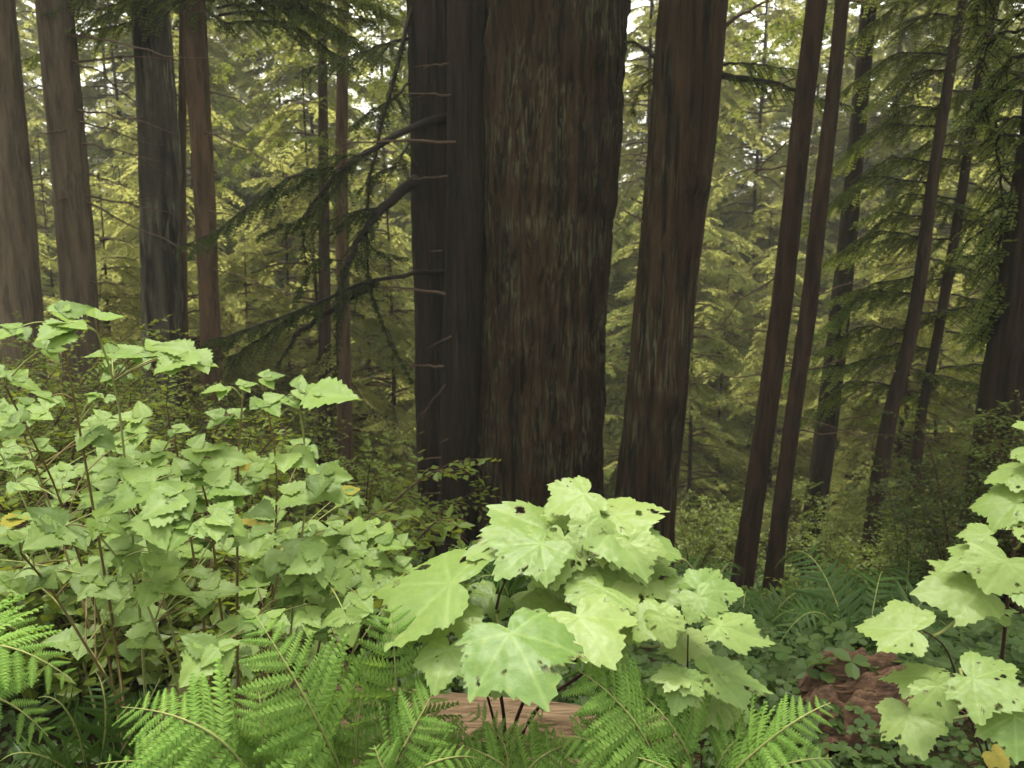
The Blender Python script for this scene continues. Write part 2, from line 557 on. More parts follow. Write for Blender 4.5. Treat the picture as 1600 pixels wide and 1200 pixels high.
def conifer(seed, H, z0, rmax, nb, dt, ls, ll, lw, twig, droop=.5, r0=.11, bare=.22, lift=.12, gap=.0):
    """tree meshes in local coords: trunk, limbs, crown"""
    rng = np.random.default_rng(seed)
    lv, tb = Leaves(), Tubes()
    zz = z0 + (H - z0) * (np.sort(rng.random(nb)) ** 1.15)
    for z in zz:
        if rng.random() < gap: continue
        f = (z - z0) / (H - z0)
        ln = rmax * (1 - f) ** .75 * rng.uniform(.6, 1.12) + .25
        az = rng.uniform(0, 2 * PI)
        d = np.array([math.cos(az), math.sin(az), 0])
        a = np.array([0, 0, z])
        b = a + d * ln * .5 + np.array([0, 0, ln * lift * rng.uniform(.2, 1.3)])
        c = a + d * ln + np.array([rng.normal(0, .1), rng.normal(0, .1), -ln * droop * rng.uniform(.3, 1.1)])
        bough(lv, tb, bez(a, b, c, 7), .012 + .012 * ln / 2, twig * (.6 + .4 * ln / rmax), dt, ls, ll, lw, .35, rng, bare, 4)
    zt = np.linspace(-.4, H, 26)
    tk = Tubes()
    wob = np.stack([.05 * np.sin(zt * .6 + seed), .05 * np.cos(zt * .5 + seed), zt], 1)
    tk.add(wob, r0 * (1 - np.clip(zt / H, 0, 1) * .93), 10)
    # dead lower twigs
    for _ in range(int(nb * .5)):
        z = rng.uniform(.4, max(z0 + 1.5, H * .45)); az = rng.uniform(0, 2 * PI); ln = rng.uniform(.4, 1.3)
        d = np.array([math.cos(az), math.sin(az), 0])
        tb.add(bez([0, 0, z], d * ln * .5 + [0, 0, z + .05], d * ln + [0, 0, z - ln * rng.uniform(0, .5)], 5), np.linspace(.009, .003, 5), 3)
    return tk.mesh('trunk'), tb.mesh('limbs'), lv.mesh('crown')

# ------------------------------------------------------------------ background conifers
NEAR = [conifer(s, H, z0, r, nb, .085, .042, .09, .038, .6, dr, .05)
        for s, H, z0, r, nb, dr in ((21, 6.5, .2, 1.8, 95, .45), (22, 8.0, .4, 2.0, 105, .6), (23, 5.2, .1, 1.6, 85, .35))]
FAR = [conifer(s, H, z0, r, nb, .14, .075, .17, .085, .95, dr, .08)
       for s, H, z0, r, nb, dr in ((31, 20, .3, 3.3, 190, .5), (32, 24, .8, 3.6, 200, .6), (33, 17, .2, 3.0, 180, .4))]
HIGH = [conifer(s, H, z0, r, nb, .22, .07, .13, .045, .8, .45, .2)
        for s, H, z0, r, nb in ((41, 24, 8.5, 3.2, 70), (42, 27, 10, 3.6, 75))]


def proto(meshes, name, matn, barkn):
    r = empty(name, (0, 0, 0))
    for nm, me, mt in (('trunk', meshes[0], M[barkn]), ('limbs', meshes[1], M['twig']), ('crown', meshes[2], M[matn])):
        o = obj(nm, me, mt, r)
        if nm != 'trunk': o['kind'] = 'stuff'
    return r


def place(src, used, loc, rz, sc, label, group):
    o = src if not used.get(src.name) else copy_tree(src)
    used[src.name] = True
    o.location = loc; o.rotation_euler = (0, 0, rz); o.scale = (sc, sc, sc)
    tag(o, label, 'tree', group)
    return o


used = {}
rb = random.Random(5)
pn = [proto(m, 'conifer_tree', 'needles', 'bark_slim') for m in NEAR]
pf = [proto(m, 'conifer_tree', 'needles', 'bark_slim') for m in FAR]
near_spots = []
for px, Y in ((40, 12.5), (175, 11.5), (390, 12.5), (455, 15), (610, 14), (575, 18), (1130, 17), (1000, 15.5), (1215, 13.5), (1290, 15.5), (1375, 12.5),
              (1470, 14), (1560, 12), (1650, 10.5), (-60, 10), (250, 15), (330, 18), (100, 17), (1440, 18), (1600, 17), (940, 20), (700, 17), (520, 20),
              (300, 13), (500, 13.5), (1190, 17.5), (1080, 13), (1340, 19), (1520, 16), (0, 15), (210, 19), (640, 20), (1420, 11.5), (420, 18), (1250, 20), (860, 15), (780, 19)):
    near_spots.append((px, Y))
for px, Y in near_spots:
    x = P(px, 600, Y)[0]
    place(rb.choice(pn), used, (x, Y, gz(x, Y) - .1), rb.uniform(0, 6.28), rb.uniform(.85, 1.15),
          'young feathery conifer with green foliage to the ground, beyond the big trunks', 'young conifers behind the trunks')
far_spots = []
for i in range(72):
    Y = 20 + 38 * (i / 72) + rb.uniform(-1, 1)
    px = -150 + 1900 * ((i * .618034) % 1.0) + rb.uniform(-40, 40)
    if 1118 < px < 1166: px += 60
    if 420 < px < 465 and Y > 30: px += 60
    far_spots.append((px, Y))
for i in range(16):
    far_spots.append((-60 + 1720 * ((i * .618034 + .21) % 1.0), rb.uniform(23, 32)))
far_spots = [q for q in far_spots if not (1125 < q[0] < 1160)]
for px, Y in far_spots:
    x = P(px, 600, Y)[0]
    place(rb.choice(pf), used, (x, Y, gz(x, Y) - .1), rb.uniform(0, 6.28), rb.uniform(.8, 1.15),
          'tall pale green conifer far back in the forest', 'far conifers')

# ------------------------------------------------------------------ named trunks
high = {0: HIGH[0], 1: HIGH[1]}


def dead_branch_mesh(name, a, b, c, r, seed, forks=2):
    rng = np.random.default_rng(seed)
    t = Tubes()
    path = bez(a, b, c, 8)
    path[1:] += rng.normal(0, min(.012, .015 * np.linalg.norm(np.array(c) - a)), (7, 3))
    t.add(path, np.linspace(r, r * .3, 8), 5)
    for _ in range(forks):
        i = rng.integers(3, 7)
        d = path[-1] - path[0]
        e = path[i] + d * rng.uniform(.12, .3) + rng.normal(0, .08, 3) * np.linalg.norm(d)
        t.add(np.stack([path[i], (path[i] + e) / 2 + rng.normal(0, .01, 3), e]), np.array([r * .45, r * .3, r * .15]), 4)
    return t.mesh(name)


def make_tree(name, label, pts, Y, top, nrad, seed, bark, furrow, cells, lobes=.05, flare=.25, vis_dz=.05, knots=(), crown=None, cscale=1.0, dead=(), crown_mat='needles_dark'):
    me, bl, info = trunk_mesh('trunk', pts, Y, top, nrad, seed, furrow, cells, lobes, flare, vis_dz, knots)
    r = empty(name, bl, label, 'tree')
    obj('trunk', me, M[bark], r)
    if crown is not None:
        p, _ = trunk_at(info, top * .5)
        cm = HIGH[crown][2]
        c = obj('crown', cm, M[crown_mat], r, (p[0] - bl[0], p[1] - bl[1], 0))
        c.scale = (cscale, cscale, max(cscale, top / 25.0)); c.rotation_euler = (0, 0, seed * 1.3)
    for i, (p0, p1, p2, rad) in enumerate(dead):
        m_ = dead_branch_mesh('branch', np.array(p0) - bl, np.array(p1) - bl, np.array(p2) - bl, rad, seed * 50 + i)
        obj('branch', m_, M['twig'], r)
    return r, bl, info


def px_branch(a, b, Y, dY=0.0, sag=0.0, rad=.010):
    p0, p2 = P(*a, Y), P(*b, Y + dY)
    return (p0, (p0 + p2) / 2 + np.array([0, 0, sag]), p2, rad)


TREES = {}
stubs = [px_branch((703, 99), (648, 103), 7.25), px_branch((704, 148), (612, 147), 7.25), px_branch((712, 222), (526, 223), 7.2, 0, .02, .016),
         px_branch((700, 275), (645, 279), 7.25), px_branch((696, 460), (585, 448), 7.2, 0, .04, .016), px_branch((694, 572), (640, 571), 7.25, 0, 0, .015),
         px_branch((705, 525), (668, 545), 7.2), px_branch((696, 600), (652, 655), 7.2), px_branch((700, 685), (687, 692), 7.1), px_branch((690, 715), (650, 718), 7.2),
         px_branch((688, 770), (660, 772), 7.2), px_branch((688, 760), (683, 758), 7.1), px_branch((694, 832), (676, 834), 7.2), px_branch((690, 392), (672, 393), 7.2)]
TREES['main'] = make_tree('redwood_tree', 'massive dark redwood trunk with deeply furrowed bark, the thickest trunk here',
                          [(868, 0, 224), (862, 200, 226), (856, 330, 222), (850, 500, 214), (842, 750, 210), (838, 860, 218)], 7.6, 34, 420, 1, 'bark_red',
                          .075, 46, .07, .3, .035, knots=((-1.35, 2.0, .25, .05), (-1.9, .75, .3, .04), (-1.2, -.2, .2, .03)), crown=1, cscale=1.25)
TREES['A'] = make_tree('redwood_tree', 'dark shaded redwood trunk fused behind the left side of the massive trunk',
                       [(690, 0, 96), (694, 400, 95), (702, 850, 95)], 7.95, 30, 200, 2, 'bark_dark', .028, 30, .05, .25, .045, crown=0, cscale=1.1)
TREES['B'] = make_tree('redwood_tree', 'slim redwood stem with short dead side twigs pressed against the massive trunk',
                       [(733, 0, 62), (728, 300, 62), (722, 500, 64), (712, 850, 62)], 7.4, 22, 130, 3, 'bark_dark', .02, 20, .05, .2, .045, dead=stubs)
TREES['C'] = make_tree('redwood_tree', 'straight striped redwood trunk leaning slightly, standing right beside the massive one',
                       [(1083, 0, 95), (1066, 219, 98), (1042, 437, 93), (1022, 650, 95), (1006, 800, 97)], 7.0, 30, 220, 4, 'bark_red', .02, 40, .035, .25, .04,
                       knots=((-1.0, 2.0, .12, .05), (-2.2, 1.5, .1, .03), (-1.3, .2, .14, .03)), crown=0, cscale=1.2,
                       dead=[px_branch((1128, 45), (1205, 2), 6.95, -.2, .06, .02), px_branch((1112, 198), (1121, 226), 6.9, 0, 0, .012),
                             px_branch((1003, 318), (985, 310), 6.95, 0, 0, .012), px_branch((1008, 350), (968, 322), 6.95, .2, 0, .012), px_branch((985, 585), (945, 565), 6.95, .2, -.02, .008)])
TREES['D'] = make_tree('conifer_tree', 'pale brown trunk with mottled bark at the open edge of the undergrowth',
                       [(-8, 0, 46), (6, 160, 48), (21, 320, 50), (33, 480, 50), (40, 600, 50)], 8.0, 24, 90, 5, 'bark_pink', .012, 18, .05, .2, .06, crown=0, cscale=.9)
TREES['E'] = make_tree('conifer_tree', 'pinkish brown trunk with many thin dead branches',
                       [(84, 0, 44), (95, 120, 45), (107, 240, 46), (118, 370, 47), (125, 480, 48), (128, 600, 47)], 8.5, 24, 90, 6, 'bark_pink', .012, 16, .05, .2, .06, crown=1, cscale=.85,
                       dead=[px_branch((108, 55), (285, 100), 8.4, -.5, .1, .014), px_branch((112, 97), (280, 95), 8.4, .3, .1, .014), px_branch((115, 95), (215, 165), 8.35, 0, .1, .014),
                             px_branch((122, 172), (275, 210), 8.4, -.3, .06, .013), px_branch((125, 190), (230, 225), 8.4, .2, .03, .012), px_branch((128, 225), (255, 255), 8.4, -.2, .03, .013),
                             px_branch((132, 305), (280, 340), 8.4, .2, .05, .013), px_branch((135, 315), (300, 400), 8.35, -.3, .02, .014), px_branch((140, 440), (225, 450), 8.4, 0, .02, .01),
                             px_branch((104, 203), (60, 207), 8.3, -.1, -.03, .014), px_branch((104, 308), (76, 320), 8.3, -.1, 0, .012), px_branch((112, 120), (0, 165), 8.5, .3, .06, .011),
                             px_branch((130, 270), (220, 300), 8.5, .2, 0, .01), px_branch((90, 30), (20, 20), 8.5, .2, .05, .011)])
TREES['F'] = make_tree('redwood_tree', 'dark grey streaked trunk with pale lichen beside a thin rusty stem',
                       [(234, 0, 49), (242, 120, 54), (249, 240, 58), (252, 480, 57), (254, 650, 56)], 9.5, 28, 120, 7, 'bark_grey', .035, 18, .09, .25, .06, crown=0, cscale=1.0)
TREES['G'] = make_tree('conifer_tree', 'very thin straight rusty stem beside the grey streaked trunk',
                       [(286, 20, 10), (284, 300, 12), (286, 480, 14), (289, 660, 17)], 9.8, 14, 24, 8, 'bark_rust', .004, 8, .04, .15, .1)
TREES['H'] = make_tree('conifer_tree', 'rusty red brown trunk of medium width, bare and straight',
                       [(300, 0, 34), (310, 150, 31), (316, 240, 30), (328, 480, 30), (335, 690, 33)], 9.0, 24, 70, 9, 'bark_rust', .012, 14, .06, .2, .06, crown=1, cscale=.8,
                       dead=[px_branch((312, 140), (395, 170), 9, .2, .05, .01), px_branch((318, 205), (440, 265), 8.9, -.2, .06, .012), px_branch((325, 330), (420, 350), 8.9, 0, .02, .01), px_branch((332, 420), (450, 460), 8.9, 0, .04, .01)])
TREES['I'] = make_tree('conifer_tree', 'small dark far trunk, thinner of the two behind the drooping boughs',
                       [(504, 120, 13), (505, 240, 15), (508, 560, 20), (508, 820, 24)], 12.5, 18, 30, 10, 'bark_slim', .006, 10, .05, .2, .12, crown=0, cscale=.6)
TREES['J'] = make_tree('conifer_tree', 'small rusty far trunk, stouter of the two behind the drooping boughs',
                       [(535, 120, 17), (533, 240, 18), (538, 560, 21), (541, 800, 24)], 11.8, 18, 30, 11, 'bark_rust', .006, 10, .05, .2, .12, crown=1, cscale=.6)
TREES['K'] = make_tree('conifer_tree', 'leaning brown trunk, stouter of the close leaning pair on the slope',
                       [(1277, 0, 27), (1256, 160, 28), (1239, 320, 30), (1221, 480, 32), (1195, 670, 32), (1172, 823, 32), (1155, 945, 36)], 6.25, 22, 70, 12, 'bark_slim', .009, 14, .05, .2, .05,
                       crown=0, cscale=.8, dead=[px_branch((1262, 110), (1175, 170), 6.25, .2, .05, .008), px_branch((1238, 260), (1130, 275), 6.25, .2, .03, .009), px_branch((1225, 420), (1110, 520), 6.25, .3, .05, .009),
                                                 px_branch((1215, 520), (1085, 505), 6.25, .2, .02, .008), px_branch((1200, 585), (1080, 590), 6.25, .2, 0, .008), px_branch((1250, 200), (1160, 290), 6.25, .2, 0, .007)])
TREES['L'] = make_tree('conifer_tree', 'leaning dark trunk, slimmer of the close leaning pair on the slope',
                       [(1316, 0, 18), (1300, 160, 20), (1281, 320, 23), (1264, 480, 25), (1236, 670, 24), (1217, 823, 26), (1202, 960, 30)], 6.0, 20, 60, 13, 'bark_slim', .008, 12, .05, .2, .05,
                       crown=1, cscale=.75, dead=[px_branch((1318, 2), (1362, 6), 6.0, 0, .01, .01), px_branch((1320, 75), (1350, 100), 6.0, 0, 0, .006), px_branch((1265, 470), (1330, 440), 6.0, .2, .02, .009),
                                                  px_branch((1250, 585), (1330, 560), 6.0, 0, .03, .007), px_branch((1240, 650), (1370, 690), 6.0, .2, .03, .007), px_branch((1236, 670), (1385, 680), 6.0, .3, -.02, .007)])
TREES['N'] = make_tree('conifer_tree', 'greenish weathered trunk half hidden by foliage behind the leaning pair',
                       [(1335, 260, 24), (1322, 400, 27), (1305, 560, 30), (1290, 680, 32), (1270, 820, 34), (1256, 920, 32)], 10.0, 20, 50, 14, 'bark_moss', .012, 12, .08, .2, .08, crown=0, cscale=.7)
TREES['O'] = make_tree('conifer_tree', 'thin dark crooked sapling leaning out over the slope with foliage on its upper part',
                       [(1505, 0, 11), (1490, 80, 13), (1470, 200, 14), (1452, 320, 16), (1438, 440, 18), (1420, 540, 19), (1390, 650, 21), (1372, 760, 24), (1362, 850, 28), (1352, 930, 36)],
                       8.6, 12, 40, 15, 'bark_slim', .006, 10, .05, .2, .06, dead=[px_branch((1400, 580), (1320, 625), 8.5, 0, -.02, .01), px_branch((1398, 565), (1330, 600), 8.5, 0, .03, .008)])
TREES['Q'] = make_tree('conifer_tree', 'very thin dark leaning sapling, straighter of the two thin ones among dark foliage',
                       [(1556, 0, 11), (1530, 120, 12), (1512, 240, 12), (1497, 340, 13), (1480, 440, 14), (1462, 540, 13), (1440, 640, 14), (1428, 760, 15), (1410, 880, 17), (1405, 930, 19)],
                       9.0, 12, 36, 16, 'bark_slim', .005, 8, .05, .2, .06)
TREES['R'] = make_tree('redwood_tree', 'dark leaning trunk with a broad flared base hung with leafy sprigs',
                       [(1652, 200, 80), (1637, 330, 88), (1624, 480, 100), (1612, 600, 112), (1604, 720, 124), (1598, 850, 140), (1592, 980, 160)], 5.0, 24, 150, 17, 'bark_dark',
                       .03, 26, .12, .2, .05, crown=1, cscale=.9)

# ------------------------------------------------------------------ drooping boughs on the named trees
def limb_set(tree, items, mat, seed, dt=.05, ls=.024, ll=.045, lw=.019):
    """items: (pixel path with depth, thickness, twig length, bare share)"""
    r, bl, info = TREES[tree]
    rng = np.random.default_rng(seed)
    for path, rad, twig, bare in items:
        lv, tb = Leaves(), Tubes()
        pts = catmull([P(a, b, c) - bl for a, b, c in path], 16)
        pts[1:-1] += rng.normal(0, .008, (14, 3))
        if twig > 0:
            bough(lv, tb, pts, rad, twig, dt, ls, ll, lw, .55, rng, bare, 6, True)
        else:
            tb.add(pts, np.linspace(rad, rad * .35, 16), 6)
        b = obj('branch', tb.mesh('branch'), M['twig_dark'], r)
        if twig > 0:
            obj('foliage', lv.mesh('foliage'), M[mat], b)


limb_set('A', [
    ([(700, 180, 7.7), (640, 200, 7.4), (560, 245, 7.1), (500, 300, 6.9), (465, 350, 6.8)], .045, .30, .45),
    ([(520, 262, 7.0), (460, 270, 6.9), (400, 315, 6.8), (335, 365, 6.7), (280, 385, 6.6)], .018, .42, .1),
    ([(650, 280, 7.7), (600, 320, 7.3), (565, 365, 7.1), (540, 415, 7.0), (525, 490, 6.9)], .055, .36, .35),
    ([(545, 400, 7.0), (528, 490, 6.95), (527, 560, 6.9), (522, 610, 6.9)], .020, .10, .2),
    ([(697, 422, 7.7), (600, 435, 7.3), (545, 450, 7.1), (480, 480, 6.9), (400, 510, 6.8), (320, 535, 6.6)], .026, .42, .3),
    ([(590, 440, 7.3), (520, 482, 7.1), (470, 515, 6.9), (430, 575, 6.8)], .04, .10, .5),
    ([(645, 10, 7.8), (610, 150, 7.5), (585, 230, 7.3), (572, 330, 7.2), (575, 440, 7.2), (600, 520, 7.2), (645, 600, 7.3)], .022, .12, .1),
    ([(560, 245, 7.1), (520, 300, 6.9), (480, 340, 6.8), (400, 370, 6.7)], .014, .36, .1),
    ([(600, 320, 7.3), (560, 330, 7.2), (500, 350, 7.1), (430, 350, 7.0)], .014, .36, .1),
    ([(480, 480, 6.9), (420, 520, 6.8), (360, 560, 6.7), (290, 560, 6.7)], .012, .36, .1),
    ([(560, 370, 7.1), (600, 400, 7.0), (640, 400, 7.0)], .012, .28, .1),
    ([(470, 350, 6.85), (478, 400, 6.85), (480, 440, 6.85)], .01, .08, .1),
    ([(640, 60, 7.8), (600, 70, 7.6), (540, 90, 7.4), (470, 110, 7.2)], .018, .5, .1),
    ([(640, 130, 7.8), (610, 160, 7.5), (580, 170, 7.4), (540, 200, 7.3)], .014, .32, .1),
    ([(640, 220, 7.8), (620, 260, 7.5), (590, 270, 7.4), (560, 300, 7.3)], .014, .3, .1),
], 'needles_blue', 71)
sub = []
ra = random.Random(21)
for x, y, Y in ((500, 300, 6.9), (540, 265, 7.0), (570, 240, 7.1), (615, 212, 7.3), (560, 368, 7.1), (545, 410, 7.0), (600, 320, 7.3), (545, 450, 7.1), (480, 480, 6.9), (430, 500, 6.8), (620, 432, 7.3),
                (400, 315, 6.8), (450, 280, 6.9), (520, 300, 6.9), (350, 355, 6.7), (590, 330, 7.2), (575, 350, 7.15), (510, 470, 7.0), (380, 520, 6.7)):
    if ra.random() < .35: continue
    l_ = ra.uniform(50, 120)
    sub.append(([(x, y, Y), (x - l_ * .5, y + ra.uniform(-10, 20), Y - .1), (x - l_, y + ra.uniform(25, 75), Y - .2)], .008, .26, .05))
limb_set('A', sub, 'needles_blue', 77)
limb_set('C', [
    ([(1122, 118, 6.95), (1200, 127, 6.8), (1260, 148, 6.7), (1330, 167, 6.6)], .032, .34, .05),
    ([(1125, 100, 6.95), (1190, 100, 6.8), (1260, 115, 6.7)], .014, .3, .1),
    ([(1040, 100, 7.0), (1000, 70, 7.2), (965, 60, 7.4)], .03, .16, .3),
    ([(1040, 120, 7.1), (1005, 130, 7.3), (985, 180, 7.4)], .014, .22, .1),
    ([(1060, 90, 7.2), (1020, 110, 7.5), (990, 100, 7.7)], .014, .3, .1),
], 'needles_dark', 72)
rq = random.Random(9)
items_o, items_q, items_r = [], [], []
for i in range(26):
    y0 = -120 + i * 29
    x0 = 1517 - (y0 + 90) * .14
    L_ = rq.uniform(90, 230)
    s = -1 if i % 3 else 1
    items_o.append(([(x0, y0, 8.62), (x0 + s * L_ * .5, y0 + rq.uniform(-15, 25), 9.0), (x0 + s * L_, y0 + rq.uniform(30, 95), 9.3)], .013, .62, .05))
for i in range(26):
    y0 = -120 + i * 29
    x0 = 1577 - (y0 + 100) * .16
    L_ = rq.uniform(90, 230)
    s = -1 if i % 2 else 1
    items_q.append(([(x0, y0, 9.02), (x0 + s * L_ * .5, y0 + rq.uniform(-15, 25), 9.4), (x0 + s * L_, y0 + rq.uniform(30, 110), 9.7)], .013, .62, .05))
for i in range(20):
    y0 = -160 + i * 34
    items_r.append(([(1640 - i * 2, y0, 5.0), (1575 - rq.uniform(0, 30), y0 + rq.uniform(-10, 30), 5.1), (1535 - rq.uniform(-30, 50), y0 + rq.uniform(30, 90), 5.2)], .014, .42, .08))
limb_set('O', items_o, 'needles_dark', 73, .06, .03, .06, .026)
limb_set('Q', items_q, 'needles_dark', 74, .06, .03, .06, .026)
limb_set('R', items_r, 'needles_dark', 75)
items_h = []
for i in range(16):
    y0 = -130 + i * 11
    x0 = 300 + i * 3
    s = 1 if i % 4 else -1
    L_ = rq.uniform(150, 330)
    items_h.append(([(x0, y0, 9.0), (x0 + s * L_ * .5, y0 + rq.uniform(-20, 20), 8.7), (x0 + s * L_, y0 + rq.uniform(30, 100), 8.4)], .016, .6, .1))
items_f = []
for i in range(9):
    y0 = -130 + i * 20
    s = 1 if i % 2 else -1
    L_ = rq.uniform(110, 230)
    items_f.append(([(236, y0, 9.4), (236 + s * L_ * .5, y0 + rq.uniform(-20, 20), 9.1), (236 + s * L_, y0 + rq.uniform(30, 90), 8.9)], .016, .6, .1))
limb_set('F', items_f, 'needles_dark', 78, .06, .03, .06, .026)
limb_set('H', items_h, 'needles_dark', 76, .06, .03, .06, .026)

# ------------------------------------------------------------------ broad leaves
def broad_leaf_mesh(seed, nholes=6, rings=21, na=204, lobed=1.0, wide=1.0):
    """palmate lobed leaf, stalk at origin, tip at +y, one unit long, with insect holes"""
    rng = np.random.default_rng(seed)
    th = np.linspace(-PI, PI, na)
    cen = np.array([0, .98, -.98, 1.9, -1.9]) + rng.normal(0, .06, 5)
    ln = np.array([1, .88, .88, .64, .64]) * rng.uniform(.92, 1.08, 5); ln[0] = 1
    wd = np.array([1.0, 1, 1, 1.0, 1.0])
    r = np.zeros(na)
    for c, l, w in zip(cen, ln, wd):
        u = np.abs(th - c) / w
        h = 1 - .47 * lobed * np.clip(u, 0, 1.2) ** .85 + .05 * np.exp(-u / .05)
        r = np.maximum(r, l * np.clip(h, .25, 1))
    a = np.abs(th)
    k = np.clip((a - 2.25) / (PI - 2.25), 0, 1)
    r = r * (1 - .8 * (k * k * (3 - 2 * k)))
    teeth = (np.arange(na) % 6) / 5.0
    r = r * (1 - .075 * teeth * np.clip((PI - a) * 2, 0, 1)) * (1 + .035 * rng.normal(0, 1, na).cumsum() / 12)
    rr = np.linspace(0.0, 1, rings) ** .8
    RR = rr[:, None] * r[None]
    T = np.broadcast_to(th, RR.shape)
    x = RR * np.sin(T) * wide; y = RR * np.cos(T)
    near = np.min(np.abs(T[..., None] - cen[None, None]), -1)
    z = .07 * RR * np.clip(near, 0, .5) - .16 * RR ** 2 * rng.uniform(.5, 1.5)
    z += .035 * RR * np.sin(T * 3 + rng.uniform(0, 6)) + .05 * RR ** 2 * np.sin(T * 2 + rng.uniform(0, 6))
    z += .02 * (vnoise(x * 5 + 20, y * 5 + 20, 64, seed) - .5) + .012 * (vnoise(x * 14 + 20, y * 14 + 20, 128, seed + 1) - .5)
    z += rng.uniform(-.12, .10) * np.clip(RR - .6, 0, 1) * 2 * np.sin(T + rng.uniform(0, 6))
    vein = np.exp(-(near * RR / .022) ** 2) + .35 * np.exp(-((np.abs(((RR * 7 + near * 5) % 1) - .5) - .5) / .09) ** 2)
    hole_c, hole_r = [], []
    for _ in range(int(nholes * rng.uniform(.3, 1.5))):
        t_ = rng.uniform(-2.2, 2.2); f = rng.uniform(.25, .98) ** .6
        rm = np.interp(t_, th, r)
        c0 = np.array([f * rm * math.sin(t_) * wide, f * rm * math.cos(t_)])
        for _ in range(rng.integers(1, 4)):
            hole_c.append(c0 + rng.normal(0, .04, 2)); hole_r.append(rng.uniform(.006, .018) if rng.random() < .65 else rng.uniform(.022, .055))
    for _ in range(rng.integers(2, 6)):          # bites along the margin
        t_ = rng.uniform(-2.3, 2.3); rm = np.interp(t_, th, r)
        hole_c.append(np.array([rm * math.sin(t_) * wide, rm * math.cos(t_)])); hole_r.append(rng.uniform(.02, .065))
    co = np.stack([x, y, z], -1).reshape(-1, 3)
    q = grid_quads(rings, na)
    rim = np.zeros(len(co))
    if hole_c:
        hc = np.array(hole_c); hr = np.array(hole_r)
        el = rng.uniform(.6, 1.5, len(hr))
        d = np.sqrt(((co[:, None, 0] - hc[None, :, 0]) / el) ** 2 + ((co[:, None, 1] - hc[None, :, 1]) * el) ** 2)
        wob = 1 + .5 * (vnoise(co[:, 0] * 40 + 60, co[:, 1] * 40 + 60, 256, seed + 4) - .5)[:, None]
        rim = np.max(np.clip(1 - (d * wob - hr) / .009, 0, 1), 1)
        fc = co[q].mean(1)
        df = np.sqrt(((fc[:, None, 0] - hc[None, :, 0]) / el) ** 2 + ((fc[:, None, 1] - hc[None, :, 1]) * el) ** 2)
        wf = 1 + .9 * (vnoise(fc[:, 0] * 30 + 60, fc[:, 1] * 30 + 60, 256, seed + 4) - .5)[:, None]
        q = q[~np.any(df * wf < hr, 1)]
    return quads_mesh('leaf', co, q, True, {'vein': np.clip(vein, 0, 1).ravel(), 'rim': rim, 'v': np.full(len(co), rng.random())})


def ovate_mesh(seed, n=17, m=9, w=.36):
    """toothed ovate leaflet, base at origin, tip at +y"""
    rng = np.random.default_rng(seed)
    t = np.linspace(0, 1, n)
    hw = w * np.sin(PI * t ** .62) ** .85 * (1 - .30 * t) * 1.25
    hw[-1] = .0
    hw = hw * (1 + np.where(np.arange(n) % 2 == 0, .12, -.10)) * (1 + rng.normal(0, .03, n))
    u = np.linspace(-1, 1, m)
    U, T = np.meshgrid(u, t)
    x = U * hw[:, None]
    y = T + .10 * (1 - np.abs(U)) * 0 - .06 * np.abs(U) * (hw[:, None] / w)
    bend = rng.uniform(.0, .14)
    z = .13 * np.abs(x) - bend * T ** 2 + .016 * np.sin((T - np.abs(x) * .9) * 2 * PI * 7) + rng.uniform(-.1, .1) * U * T * .3
    z += .03 * (vnoise(x * 4 + 9, y * 4 + 9, 64, seed) - .5)
    vein = np.exp(-(x / .02) ** 2) + .4 * (np.sin((T - np.abs(x) * .9) * 2 * PI * 7) < -.75)
    co = np.stack([x, y, z], -1).reshape(-1, 3)
    return quads_mesh('leaflet', co, grid_quads(n, m), True, {'vein': np.clip(vein, 0, 1).ravel(), 'v': np.full(len(co), rng.random())})


def frame_matrix(p, d, n, s, sx=1.0):
    y = nrm(d); n = nrm(n - y * np.dot(n, y)); x = np.cross(y, n)
    m = Matrix(((x[0] * s * sx, y[0] * s, n[0] * s, p[0]), (x[1] * s * sx, y[1] * s, n[1] * s, p[1]), (x[2] * s * sx, y[2] * s, n[2] * s, p[2]), (0, 0, 0, 1)))
    return m


UP = np.array([0, 0, 1.0])


def leaf_frame(a, t, Y, f, rng, jit=.12):
    """stalk pixel a and tip pixel t on a plane through the stalk point at depth Y; f: 0 level, 1 facing the camera"""
    p = P(*a, Y)
    toc = nrm(CAM - p)
    n = nrm(UP * (1 - f) + toc * f + rng.normal(0, jit, 3) * np.array([1, .5, .4]))
    d = ray(*t)
    k = np.dot(p - CAM, n) / np.dot(d, n)
    q = CAM + d * k
    return p, q, n


LEN_LOG = []


